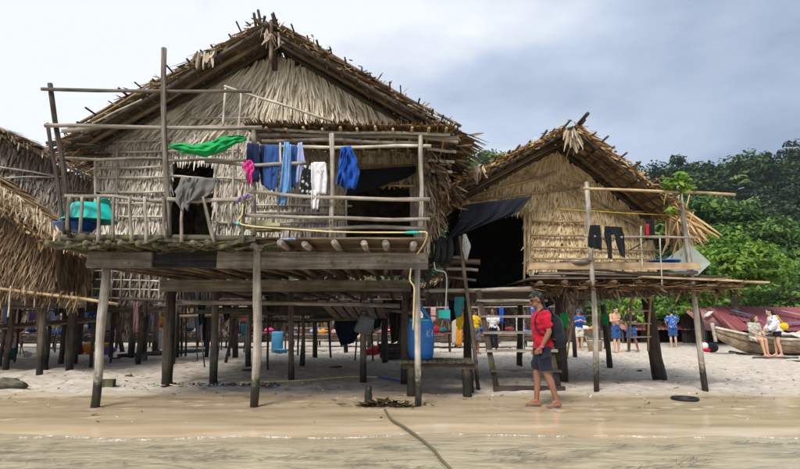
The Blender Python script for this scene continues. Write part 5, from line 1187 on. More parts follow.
m = MB(); n = 190; g = np.array(G(384, 407)); p = g + np.stack([rng.normal(0, .25, n), rng.normal(0, .06, n), np.zeros(n)], 1); p[:, 2] = .02 + .08 * np.exp(-((p[:, 0] - g[0]) / .18) ** 2) * rng.random(n)
an = rng.uniform(0, 6.28, n); d = np.stack([np.cos(an), np.sin(an) * .5, rng.uniform(-.1, .35, n)], 1)
m.strips(p, d, np.stack([-np.sin(an), np.cos(an), rng.normal(0, .3, n)], 1), (0, 0, 1), rng.uniform(.08, .22, n), rng.uniform(.02, .05, n), .1)
tag(m.build('seaweed_heap', M['weed'], None, G(384, 407)), 'dark heap of seaweed and driftwood in front of the stump', 'seaweed', kind='stuff')
M['old_rope'] = fibre('old_rope', [(0, (.06, .055, .03)), (.5, (.14, .13, .075)), (1, (.26, .24, .15))])
rope('mooring_rope', 'old rope running from the seaweed heap into the water', 'rope', [G(385, 411) + Vector((0, 0, .02)), G(391, 421) + Vector((0, 0, .03)), G(405, 429) + Vector((0, 0, .02)), G(420, 438) + Vector((0, 0, .0)), G(433, 448) + Vector((0, 0, -.01)), G(441, 458) + Vector((0, 0, -.01)), G(458, 473) + Vector((0, 0, -.03))], .015, M['old_rope'])
c = G(685, 400) + Vector((0, 0, .012)); m = MB(); m.lathe([(.14, 0), (.21, 0), (.215, .02), (.2, .035), (.15, .03), (.14, .0)], c, 22); tag(m.build('rubber_ring', M['dark_rubber'], None, c, smooth=True), 'dark flat rubber ring lying on the sand at right', 'ring')
def rock(px, py, r, label):
    c = G(px, py); m = MB(); m.ell(c + Vector((0, 0, r[2] * .4)), r, 14, 10); v = m.v[0]
    k = vnoise(v[:, 0] * 9 + px, v[:, 2] * 9 + v[:, 1] * 7, 31) - .5; v += (v - np.array(c)) * k[:, None] * .6
    tag(m.build('rock', plain('mossy_rock', (.16, .145, .10), .95, .4, 7, .5, c2=(.05, .05, .035)), None, c, smooth=False), label, 'rock', 'rocks on the sand')
rock(8, 387, (.34, .2, .11), 'low brown rock at the left edge of the sand'); 
m = MB(); c = G(106, 388); m.box(c + Vector((0, 0, .07)), (.28, .2, .18), Quaternion((0, 0, 1), .2)); tag(m.build('wood_block', M['moss_wood'], None, c), 'squared dark wood block behind the front left stilt', 'block')
m = MB(); c = G(141, 361); m.box(c + Vector((0, 0, .1)), (.3, .22, .22), Quaternion((0, 0, 1), .1)); tag(m.build('stone_block', plain('old_concrete', (.12, .11, .10), .95, .3), None, c), 'dark block under a thin stilt left of centre', 'block')
for k, (x, y, l, lab) in enumerate([(115, 359, .3, 'dark stick lying on the sand near the block'), (128, 377, .14, 'small dark chunk of wood on the sand left of the dark stilt'), (336, 368, .3, 'thin dark driftwood stick under the large hut'), (640, 372, .12, 'small black chip on the sand beside the thick right stilt'), (776, 358.5, 1.5, 'long flat driftwood plank on the sand before the women'), (800, 362, .8, 'short driftwood branch at the right edge of the sand'), (250, 371, .4, 'thin pale stick lying behind the front stilt')]):
    g = G(x, y); pole('driftwood', g + Vector((-l / 2, 0, .02)), g + Vector((l / 2, .05, .03)), .03 if l < 1 else .035, M['dark_wood']); tag(bpy.context.scene.objects[list(WM)[-1]], lab, 'driftwood')
g = G(797, 353); m = MB(); m.box(g + Vector((0, 0, .22)), (.45, .4, .45)); o = m.build('concrete_block', plain('weathered_block', (.11, .095, .08), .95, .35), None, g); tag(o, 'dark square block on the sand at the right edge', 'block')
g = G(709, 352); bg = thing('carry_bag', g, 'black carry bag with a white and red bundle behind the right frame post', 'bag')
m = MB(); m.ell(g + Vector((.12, 0, .17)), (.25, .18, .19)); m.build('body', F['black'], bg, smooth=True); m = MB(); m.ell(g + Vector((-.15, 0, .22)), (.14, .14, .15)); m.build('bundle', F['white'], bg, smooth=True); m = MB(); m.ell(g + Vector((-.12, -.08, .08)), (.15, .1, .08)); m.build('red_cloth', F['red'], bg, smooth=True)
# basket behind the tall post
g = G(595, 352); bk = thing('straw_basket', g, 'pale straw basket standing on the sand behind the tall post', 'basket'); m = MB(); m.lathe([(.001, .01), (.24, .01), (.3, .42), (.32, .44), (.29, .44), (.22, .04), (.001, .04)], g, 18); m.build('body', M['loose_pale'], bk, smooth=True); m = MB(); m.tube([g + Vector((-.28, 0, .42)), g + Vector((-.35, 0, .62)), g + Vector((-.2, 0, .5))], .02); m.build('handle', M['loose_pale'], bk)
# bamboo ladder under the right platform
ld = thing('bamboo_ladder', G(640, 353), 'thin bamboo ladder under the right hut platform beside the shirtless man', 'ladder')
for (xa, xb) in [(632, 629), (651, 648)]: pl('rail', (xa, 286, 11.4), (xb, 351, 11.4), .028, M['bamboo'], ld)
for y in (298, 311, 323.5, 337): pl('rung', (629, y, 11.38), (651, y - .3, 11.38), .018, M['bamboo_grey'], ld)
# sticks leaning under the platform
ls = thing('leaning_stick', G(570, 360), 'thin bamboo stick leaning under the right platform by the thick stilt', 'stick'); pole('stick', G(567, 358), P(574, 305, 15), .035, M['bamboo'], ls)
hang('green_wrap', 'green cloth wrapped round the thick stilt behind the man', 'cloth', F['green'], [([(560, 313), (561, 326)], [(568, 313), (568, 327)])], 10.9, None, folds=1, amp=.01)
hang('green_wrap', 'green cloth wrapped round the thin dark stilt near the shirtless man', 'cloth', F['green'], [([(602, 314), (603, 325)], [(608, 314), (609, 325)])], 13.5, None, folds=1, amp=.01)

# ================================================================== longtail boat and tin-roofed sheds
bt = thing('longtail_boat', (14.0, 19.6, 0), 'weathered wooden longtail boat drawn up on the sand at right', 'boat')
bx0, bx1 = P(714, 330, 19.6).x, P(716, 330, 19.6).x + 8.0
def bst(t):
    hw = .10 + .72 * min(1, t / .42) ** .7 * (1 - .35 * max(0, t - .7)); sh_ = .54 + .40 * max(0, 1 - t / .28) ** 1.6 + .05 * max(0, t - .6); kl = .03 + .62 * max(0, 1 - t / .16) ** 1.5
    return hw, sh_, kl
ST_ = np.linspace(0, 1, 26); outer = []; inner = []
for t in ST_:
    hw, sh_, kl = bst(t); x = bx0 + (bx1 - bx0) * t
    sec = [(-1, 1), (-.93, .62), (-.74, .28), (-.4, .06), (0, 0), (.4, .06), (.74, .28), (.93, .62), (1, 1)]
    outer.append([(x, 19.6 + hw * a, kl + (sh_ - kl) * q) for a, q in sec]); inner.append([(x + .02, 19.6 + max(.02, hw - .05) * a, kl + .05 + (sh_ - kl - .05) * q) for a, q in sec])
m = MB()
for gset in (outer, inner):
    ga = np.array(gset); r_, c_ = ga.shape[:2]; m.add(ga, [[i * c_ + j, i * c_ + j + 1, (i + 1) * c_ + j + 1, (i + 1) * c_ + j] for i in range(r_ - 1) for j in range(c_ - 1)])
M['boat_wood'] = wood('boat_wood', (.20, .15, .10), (.48, .39, .29), scale=(2, 30, 30)); M['boat_pale'] = wood('boat_pale', (.34, .30, .25), (.62, .56, .48), scale=(2, 20, 20))
m.build('hull', M['boat_wood'], bt, smooth=True)
for k in (0, 8):
    m = MB(); m.tube([(p[k][0], p[k][1], p[k][2] + .02) for p in outer], .05, 6); m.build('gunwale', M['boat_pale'], bt, smooth=True)
for k, off in ((1, .0), (7, .0)):
    m = MB(); m.tube([(p[k][0], p[k][1] * 1.0 + (-.015 if k == 1 else .015), p[k][2]) for p in outer], .022, 5); m.build('rubbing_strake', M['brown_wood'], bt, smooth=True)
for i in range(4, 24, 2):
    m = MB(); m.tube(inner[i], .03, 5); m.build('rib', M['boat_pale'], bt)
for i in (6, 10, 15, 20):
    q = inner[i]; beam('thwart', (q[0][0], q[0][1], q[0][2] - .12), (q[8][0], q[8][1], q[8][2] - .12), .25, .04, M['boat_pale'], bt)
pole('bow_post', (bx0 + .03, 19.6, .45), (bx0 - .05, 19.6, 1.12), .07, M['boat_pale'], bt)
m = MB(); g = []
for i in range(7): g.append([(bx0 + 1.5 + j * .3, 19.1 + i * .15, .68 + .10 * math.sin(i * 1.7 + j) + .05 * math.sin(j * 2.3)) for j in range(9)])
m.sheet(g, .02, .5, (0, 0, 1)); m.build('canvas', F['cream'], bt, smooth=True)
for x in (bx0 + 1.0, bx0 + 4.0): pole('skid', (x, 18.7, .0), (x + .1, 20.6, .02), .07, M['dark_wood'], bt)
M['tin_red'] = plain('rusty_red_tin', (.30, .085, .095), .6, .2, 1.6, .2, c2=(.20, .055, .06)); M['tin_pale'] = plain('pale_red_tin', (.42, .20, .20), .6, .2, 1.4, .2, c2=(.30, .12, .12)); M['blue_paint'] = plain('blue_paint', (.08, .22, .48), .6, .2, 3)
def shed(label, pxa, pxb, Y, ytop, ybot, seed):
    a, bq = P(pxa, ybot, Y), P(pxb, ybot, Y); zt_, zb = P(pxa, ytop, Y + 2.2).z, a.z
    s = thing('tin_roof_shed', ((a.x + bq.x) / 2, Y + 1.5, 0), label, 'shed'); x = a.x; w = .82
    rf = part_empty('roof', s)
    m0 = MB(); cols = 17; pr = [(j / (cols - 1) * w, .022 * math.sin(j * math.pi / 2)) for j in range(cols)]
    ln = math.hypot(2.2, zt_ - zb); tl = math.atan2(zt_ - zb, 2.2)
    m0.sheet([[(q[0], 0, q[1]) for q in pr], [(q[0], ln, q[1]) for q in pr]], .006, .5, (0, 0, 1)); mesh_a = m0.mesh('tin_sheet', M['tin_red']); mesh_b = mesh_a.copy(); mesh_b.materials.clear(); mesh_b.materials.append(M['tin_pale'])
    while x < bq.x:
        link(bpy.data.objects.new('tin_sheet', mesh_a if random.random() < .6 else mesh_b), rf, Matrix.Translation((x, Y + random.uniform(-.06, .06), zb + random.uniform(0, .03))) @ Matrix.Rotation(tl, 4, 'X') @ Matrix.Rotation(random.gauss(0, .015), 4, 'Z'))
        link(bpy.data.objects.new('tin_sheet', mesh_a), rf, Matrix.Translation((x, Y + 4.4, zb)) @ Matrix.Rotation(math.pi - tl, 4, 'X') @ Matrix.Translation((0, 0, 0)))
        x += w * .93
    for xx in np.arange(a.x + .1, bq.x, 1.6):
        for yy in (Y + .2, Y + 4.2): pole('post', (xx, yy, -.1), (xx, yy, zb), .06, M['dark_wood'], s)
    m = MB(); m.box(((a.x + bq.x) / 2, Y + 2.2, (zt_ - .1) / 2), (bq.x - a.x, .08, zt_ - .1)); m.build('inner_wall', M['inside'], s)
    return s
shed('low shed with a faded red tin roof behind the man in the patterned shirt', 622, 706, 27.5, 313, 330, 1)
s2 = shed('longer low shed with a red tin roof behind the boat', 706, 905, 25.5, 307, 331, 2)
for (xa, ya, xb, yb2, mt) in [(737, 312, 758, 319, 'blue_paint'), (741, 321, 757, 323, 'blue_paint'), (760, 327, 800, 324, 'blue_paint'), (742, 325, 752, 326, 'white_pl'), (788, 313, 810, 319, 'white_pl'), (706, 319, 716, 314, 'white_pl'), (720, 308, 717, 331, 'tin_red')]:
    p0, p1 = P(xa, ya, 26.2), P(xb, yb2, 26.2); beam('loose_board', (p0.x, 25.2 + (p0.z - .6) * 1.6, p0.z + .12), (p1.x, 25.2 + (p1.z - .6) * 1.6, p1.z + .12), .22, .03, M[mt], s2)
# ================================================================== the market behind the stilts
def table(label, px, Y, w, h=.72, d=.6, mat='dark_wood', cat='table'):
    x = P(px, 340, Y).x; t = thing('market_table', (x, Y, 0), label, cat, 'market tables under the huts')
    for k in range(3): beam('board', (x - w / 2, Y - d / 2 + (k + .5) * d / 3, h), (x + w / 2, Y - d / 2 + (k + .5) * d / 3, h), d / 3 - .015, .035, M[mt], t)
    for sx in (-1, 1):
        for sy in (-1, 1): pole('leg', (x + sx * (w / 2 - .08), Y + sy * (d / 2 - .06), -.05), (x + sx * (w / 2 - .08), Y + sy * (d / 2 - .06), h - .02), .035, M['dark_wood'], t, n=6)
    return t
TB = [(30, 20.5, 1.8, 'dark market table left of the thick stilt with the pale base'), (95, 21.5, 1.6, 'dark market table behind the red cloth pile'), (200, 22.5, 1.8, 'dark market table behind the clothes rack'), (262, 21.5, 1.4, 'pale market table left of the far blue drum'), (392, 22.0, 1.3, 'market table behind the grey canister'), (436, 20.5, 1.2, 'market table behind the blue drum'), (500, 22.0, 2.0, 'market table behind the steps of the right hut'), (590, 23.5, 1.2, 'market table behind the straw basket')]
for px, Y, w, lab in TB: table(lab, px, Y, w, mat='plank' if px in (262, 392) else 'brown_wood')
def pile(name, label, cat, px, Y, z, parts, group=None):
    """a heap of soft goods: parts are (dx, dz, rx, rz, fabric)"""
    x = P(px, 340, Y).x; t = thing(name, (x, Y, z), label, cat, group)
    for (dx, dz, rx, rz_, fm_) in parts:
        m = MB(); m.ell((x + dx, Y, z + dz + rz_), (rx, rx * .7, rz_), 12, 8); v = m.v[0]; k = vnoise(v[:, 0] * 7 + px, v[:, 2] * 9, 41) - .5; v += (v - np.array([x + dx, Y, z + dz + rz_])) * k[:, None] * .5
        m.build('bundle', F.get(fm_) or M[fm_], t, smooth=True)
    return t
pile('cloth_pile', 'red and orange cloth pile on the sand at left', 'cloth', 84, 19.8, 0, [(-.15, 0, .3, .17, 'red'), (.22, .02, .26, .2, 'orange'), (0, .25, .2, .1, 'cream')])
pile('cloth_pile', 'purple and orange bundle right of the red cloth pile', 'cloth', 108, 19.5, 0, [(0, 0, .34, .16, 'purple'), (0, .26, .26, .08, 'orange')])
pile('bag', 'blue grey bag with a white and pink bundle at the left edge', 'bag', 11, 17.2, 0, [(0, 0, .24, .2, 'teal_cloth'), (.05, .34, .16, .1, 'white'), (-.08, .32, .12, .07, 'pink')])
pile('shoe_heap', 'white shoes heaped beside the blue grey bag', 'shoes', 29, 18.2, 0, [(0, 0, .18, .09, 'white'), (-.1, .1, .12, .06, 'cream')])
pile('bag', 'red bag lying behind the stilt with the canister', 'bag', 374, 19.0, 0, [(0, 0, .24, .17, 'red'), (-.2, 0, .12, .12, 'maroon')])
pile('goods_heap', 'colourful souvenirs heaped on the table behind the drum', 'goods', 436, 20.5, .74, [(-.3, 0, .15, .1, 'orange'), (0, 0, .14, .13, 'red'), (.25, 0, .16, .1, 'teal_cloth')])
pile('goods_heap', 'folded cloths on the table behind the steps', 'goods', 498, 22.0, .74, [(-.6, 0, .22, .1, 'royal'), (-.1, 0, .22, .12, 'cream'), (.5, 0, .22, .1, 'maroon')])
pile('goods_heap', 'dark folded cloths on the table at far left', 'goods', 30, 20.5, .74, [(-.5, 0, .22, .1, 'maroon'), (0, 0, .2, .09, 'denim'), (.5, 0, .22, .12, 'cream')])
pile('goods_heap', 'pink and dark parcels on the pale table', 'goods', 262, 21.5, .74, [(-.3, 0, .2, .08, 'black'), (.25, 0, .18, .08, 'pink')])
pile('goods_heap', 'red and white parcels on the table behind the canister', 'goods', 392, 22.0, .74, [(-.2, 0, .2, .1, 'red'), (.25, 0, .18, .12, 'white')])
pile('goods_heap', 'bags heaped on the table behind the red cloth pile', 'goods', 95, 21.5, .74, [(-.4, 0, .2, .16, 'leaf_print'), (.1, 0, .2, .14, 'green'), (.5, 0, .2, .12, 'purple')])
pile('goods_heap', 'pale parcels on the table behind the straw basket', 'goods', 590, 23.5, .74, [(-.2, 0, .2, .12, 'white'), (.2, 0, .2, .12, 'orange')])
pile('goods_heap', 'folded sarongs on the table behind the clothes rack', 'goods', 200, 22.5, .74, [(-.5, 0, .22, .1, 'teal_cloth'), (0, 0, .22, .12, 'maroon'), (.5, 0, .22, .1, 'cream')])
AL = ['far left platform', 'platform behind the second-row stilts', 'platform behind the far stair', 'platform behind the right steps']
ORD = ['first', 'second', 'third', 'fourth', 'fifth', 'sixth', 'seventh', 'eighth', 'ninth', 'tenth', 'eleventh', 'twelfth', 'thirteenth', 'fourteenth']
# long low selling platforms and the many small goods on and above them
for k, (xa, xb, Y, lab) in enumerate([(-20, 118, 23.6, 'long dark selling platform at the back of the left market'), (142, 262, 24.2, 'long dark selling platform behind the second row of stilts'), (288, 402, 24.6, 'long dark selling platform behind the far stair'), (418, 562, 24.0, 'long dark selling platform behind the steps of the right hut')]):
    x0_, x1_ = P(xa, 330, Y).x, P(xb, 330, Y).x; t = thing('selling_platform', ((x0_ + x1_) / 2, Y, 0), lab, 'platform', 'selling platforms of the far market')
    for j in range(4): beam('board', (x0_, Y - .45 + j * .3, .55), (x1_, Y - .45 + j * .3, .55), .28, .04, M['brown_wood'], t)
    beam('skirt_board', (x0_, Y - .56, .40), (x1_, Y - .56, .40), .03, .18, M['dark_wood'], t)
    for xx in np.linspace(x0_ + .2, x1_ - .2, 5):
        for yy in (Y - .4, Y + .4): pole('leg', (xx, yy, -.1), (xx, yy, .53), .05, M['dark_wood'], t, n=6)
    for xx in np.linspace(x0_ + .1, x1_ - .1, 6): pole('roof_post', (xx, Y + .5, .5), (xx + random.uniform(-.1, .1), Y + .5, 2.3), .05, M['dark_wood'], t, n=6)
    pole('roof_pole', (x0_, Y + .45, 2.1), (x1_, Y + .45, 2.15), .05, M['dark_wood'], t); pole('rail', (x0_, Y - .3, 1.75), (x1_, Y - .3, 1.78), .03, M['grey_wood'], t)
    tones = ['white', 'cream', 'maroon', 'royal', 'teal_cloth', 'orange', 'grey', 'black', 'lavender', 'purple', 'blue_print', 'check', 'black', 'grey', 'denim', 'navy', 'maroon', 'cream']
    n = int((xb - xa) / 11)
    for j in range(n):
        x = xa + (j + random.uniform(.2, .8)) / n * (xb - xa); c = P(x, 330, Y); w = random.uniform(1.5, 3.6); hh = random.uniform(8, 19)
        if random.random() < .55:
            y0 = P(x, 308, Y - .32); yy = 316 - (1.75 - CAM_H) * FPX / Y
            hang('hanging_cloth', f"small {(tn := random.choice(tones)).replace('_cloth', '').replace('_', ' ')} cloth, {ORD[j]} from left above the {AL[k]}", 'cloth', F[tn], [([(x - w, yy), (x - w, yy + hh)], [(x + w, yy), (x + w, yy + hh)])], Y - .32, 'small cloths hanging in the far market', folds=2, amp=.05, rows=6, cols=7)
        if random.random() < .75:
            tn = random.choice(tones); r = random.uniform(.1, .22); m = MB(); cc = (c.x, Y - .3 + random.uniform(-.1, .25), .57 + r * .6); m.ell(cc, (r * 1.3, r, r * .65), 10, 7); v = m.v[0]; kk = vnoise(v[:, 0] * 9, v[:, 2] * 11, 43) - .5; v += (v - np.array(cc)) * kk[:, None] * .6
            tag(m.build('goods_bundle', F[tn], None, (cc[0], cc[1], .57), smooth=True), f"small {tn.replace('_cloth', '').replace('_', ' ')} bundle, {ORD[j]} from left on the {AL[k]}", 'goods', 'small bundles on the far selling platforms')
# clothes rack
rk = thing('clothes_rack', P(199, 350, 18.6).xy.to_3d(), 'clothes rail with garments between the second-row stilts', 'rack')
pl('rail', (181, 314, 18.6), (214, 314, 18.6), .03, M['dark_wood'], rk); 
for x in (182, 213): pole('leg', (P(x, 340, 18.6).x, 18.6, -.1), P(x, 313, 18.6), .035, M['dark_wood'], rk)
GR = 'garments on the market rail'
for (xa, xb, ya, yb2, fm_, nm, lab) in [(189, 196, 316, 327, 'white', 'shirt', 'short white shirt at the left of the market clothes rail'), (196, 202, 314, 336, 'lavender', 'trousers', 'pale blue trousers on the market clothes rail'), (203, 208, 315, 340, 'black', 'dress', 'long black dress on the market clothes rail'), (208, 213, 315, 339, 'teal_cloth', 'dress', 'dark teal dress at the right of the market clothes rail')]:
    hang(nm, lab, nm, F[fm_], [([(xa, ya), (xa - .5, yb2)], [(xb, ya), (xb + .5, yb2)])], 18.5, GR, folds=2, amp=.04, rows=8, cols=8)
for (xa, xb, ya, yb2, Y, fm_, lab) in [(88, 101, 304, 331, 16.2, 'blue_print', 'blue printed sarong hanging left of the pale front stilt'), (133, 138, 302, 332, 15.0, 'check', 'red and white checked cloth hanging by the brown stilt'), (49, 60, 311, 320, 20.0, 'lavender', 'lavender cloth hung in the shade at left'), (28, 36, 312, 320, 20.0, 'purple', 'purple cloth hung in the shade left of the thick stilt'), (241, 246, 324, 336, 19.0, 'light_blue', 'light blue cloth hung behind the second-row stilts'), (105, 110, 312, 330, 18.0, 'cream', 'cream cloth hung behind the pale front stilt'), (548, 556, 318, 336, 22.0, 'white', 'white cloth hung behind the man with the backpack'), (429, 433, 320, 342, 19.0, 'orange', 'orange cloth hung right of the blue drum'), (452, 456, 318, 345, 20.0, 'cream', 'cream cloth hung behind the leaning pole'), (456, 462, 326, 346, 21, 'orange', 'orange cloth hung between the landing posts'), (338, 345, 318, 340, 20, 'white', 'white cloth hung near the coloured swim rings'), (384, 387, 316, 346, 22.4, 'white', 'narrow white cloth hung behind the canister')]:
    hang('hanging_cloth', lab, 'cloth', F.get(fm_) or M[fm_], [([(xa, ya), (xa, yb2)], [(xb, ya), (xb, yb2)])], Y, 'cloths hung in the market', folds=2, amp=.05, rows=8, cols=10)
# poles the cloths hang on
for k, (xa, xb, y, Y, lab) in enumerate([(20, 116, 303, 16.25, 'hanging pole under the left hut floor'), (20, 70, 310.5, 20.05, 'hanging pole at the back of the left market'), (230, 300, 317, 19.05, 'hanging pole behind the second-row stilts'), (330, 400, 314.5, 21.5, 'hanging pole behind the canister'), (424, 470, 316, 20.2, 'hanging pole behind the blue drum'), (540, 600, 316, 22.1, 'hanging pole behind the straw basket')]):
    t = thing('hanging_rail', P((xa + xb) / 2, 340, Y).xy.to_3d(), lab, 'pole'); pl('rail', (xa, y, Y), (xb, y, Y), .03, M['dark_wood'], t)
    for x in (xa + 1, xb - 1): pole('support', (P(x, y, Y).x, Y, -.1), P(x, y, Y), .04, M['dark_wood'], t, n=6)
# far drum, basins, swim rings, benches
c = G(277, 352); m = MB(); m.lathe([(.001, 0), (.2, 0), (.22, .05), (.22, .7), (.2, .78), (.001, .78)], c, 20); tag(m.build('plastic_drum', M['light_blue'], None, c, smooth=True), 'light blue drum far back under the large hut', 'drum')
tub('basin', 'light blue basin on the sand before the far drum', G(281, 353), .2, .28, .14, M['light_blue'])
tub('bucket', 'teal bucket beside the red bag', G(371, 351), .11, .14, .26, M['teal'], 'bucket')
for (x, y, r, mt, lab) in [(352, 338, .34, 'blue_pl', 'blue swim ring hanging far back'), (357, 341, .24, 'yellow_hose', 'yellow swim ring hanging in front of the blue one')]:
    cc = P(x, y - 8, 20.5 if mt == 'blue_pl' else 20.2); m = MB(); m.lathe([(r - .07 + .07 * math.cos(a), .07 * math.sin(a)) for a in np.linspace(0, 6.283, 10)], cc, 22, Quaternion((1, 0, 0), 1.57)); tag(m.build('swim_ring', M[mt], None, cc, smooth=True), lab, 'swim ring')
sp2 = thing('step_bench', G(310, 352), 'wooden open stair far back between the stilts', 'stairs')
for k in range(5): beam('tread', P(290, 346 - k * 6, 21 + k * .25), P(330, 346 - k * 6, 21 + k * .25), .22, .04, M['plank'], sp2)
for x in (290, 330): beam('stringer', P(x, 350, 20.9), P(x, 318, 22.2), .06, .12, M['dark_wood'], sp2)
cl = thing('folding_ladder', G(60, 351), 'small wooden step ladder beside the stooping figure at left', 'ladder')
for xa, xb in ((54, 60), (66, 68)): pl('rail', (xa, 350, 19.0), (xb, 326, 19.4), .035, M['grey_wood'], cl)
for k in range(4): beam('tread', P(55 + k * 1.2, 346 - k * 5, 19.05 + k * .08), P(67, 346 - k * 5, 19.05 + k * .08), .1, .03, M['plank'], cl)
ch = thing('chair_frame', G(14, 358), 'thin metal chair frame at the left edge behind the rock', 'chair')
for (xa, ya, xb, yb2) in [(3, 357, 1, 335), (8, 359, 5, 333), (16, 333, 25, 357), (22, 336, 20, 355)]: pole('leg', G(xa, 358) if False else P(xa, ya, 17.0), P(xb, yb2, 17.2), .018, M['grey_wood'], ch, n=6)
pl('seat_rail', (3, 336, 17.1), (22, 335, 17.1), .02, M['grey_wood'], ch)
lg = thing('fallen_log', G(150, 356), 'long dark log lying on the sand behind the second-row stilts', 'log'); pole('log', G(118, 357.5) + Vector((0, 0, .05)), G(205, 352) + Vector((0, 0, .06)), .10, M['dark_wood'], lg)
fr_ = thing('table_frame', G(392, 352), 'white plastic table frame far back behind the canister', 'frame')
for xa, xb, ya, yb2 in [(386, 386, 318, 350), (399, 399, 318, 350), (386, 399, 330, 330), (386, 399, 342, 342)]: pl('tube', (xa, ya, 21.8), (xb, yb2, 21.8), .03, M['white_pl'], fr_)

# ================================================================== people
def remesh(m, name, mat, voxel, smooth=6, fold=0.0):
    me = m.mesh(name + '_raw', None); o = bpy.data.objects.new(name + '_raw', me); col.objects.link(o)
    r = o.modifiers.new('r', 'REMESH'); r.mode = 'VOXEL'; r.voxel_size = voxel; r.use_smooth_shade = True
    s = o.modifiers.new('s', 'SMOOTH'); s.iterations = smooth; s.factor = .5
    dg = bpy.context.evaluated_depsgraph_get(); dg.update()
    out = bpy.data.meshes.new_from_object(o.evaluated_get(dg)); out.name = name
    bpy.data.objects.remove(o); bpy.data.meshes.remove(me)
    out.materials.clear(); out.materials.append(mat)
    if fold:
        k = len(out.vertices); co = np.zeros(k * 3); no = np.zeros(k * 3); out.vertices.foreach_get('co', co); out.vertices.foreach_get('normal', no)
        co, no = co.reshape(-1, 3), no.reshape(-1, 3)
        d = vnoise(co[:, 2] * 20 + co[:, 0] * 9 + co[:, 1] * 5, co[:, 1] * 11 + co[:, 0] * 6, 51) - .5 + .6 * (vnoise(co[:, 2] * 9 - co[:, 0] * 16, co[:, 1] * 16 + 7, 52) - .5)
        co += no * (d * fold)[:, None]; out.vertices.foreach_set('co', co.ravel()); out.update()
    return out
def cap(m, a, bq, ra, rb, n=12, flat=1.0):
    a, bq = np.array(a, float), np.array(bq, float)
    m.tube([a + (bq - a) * f for f in (0, .33, .66, 1)], [ra + (rb - ra) * f for f in (0, .33, .66, 1)], n, flat=flat)
    m.ell(a, (ra,) * 3, 12, 8); m.ell(bq, (rb,) * 3, 12, 8)
def loft(m, secs, n=18):
    """secs: (x, y, z, rx, ry) ellipses"""
    v = []; ang = np.arange(n) * 2 * math.pi / n
    for (x, y, z, rx, ry) in secs: v += [[x + rx * math.cos(a), y + ry * math.sin(a), z] for a in ang]
    k = len(secs); q = [[i * n + j, i * n + (j + 1) % n, (i + 1) * n + (j + 1) % n, (i + 1) * n + j] for i in range(k - 1) for j in range(n)]
    c0 = len(v); v += [list(secs[0][:3]), list(secs[-1][:3])]
    t = [[c0, (j + 1) % n, j] for j in range(n)] + [[c0 + 1, (k - 1) * n + j, (k - 1) * n + (j + 1) % n] for j in range(n)]
    m.add(v, q, t)
def skin(name, c): return plain(name, c, .5, .1, 9, .06)
SK = {'tan': skin('skin_tan', (.25, .12, .075)), 'fair': skin('skin_fair', (.56, .33, .225)), 'brown': skin('skin_brown', (.23, .11, .065))}
HAIR = plain('dark_hair', (.012, .010, .009), .5, .3, 30, .5); HAIRB = plain('brown_hair', (.07, .03, .018), .5, .3, 30, .5)
DEF = dict(pel=(0, 0, .93), wst=(0, 0, 1.08), chs=(.0, 0, 1.27), shd=(-.01, 0, 1.41), nck=(.0, 0, 1.48), head=(.03, 0, 1.60),
           sl=(-.01, .185, 1.40), sr=(-.01, -.185, 1.40), el=(-.02, .24, 1.13), er=(-.02, -.24, 1.13), wl=(.06, .23, .90), wr=(.06, -.23, .90),
           kl=(.03, .10, .50), kr=(.03, -.10, .50), al=(0, .10, .085), ar=(0, -.10, .085), tl=None, tr=None)
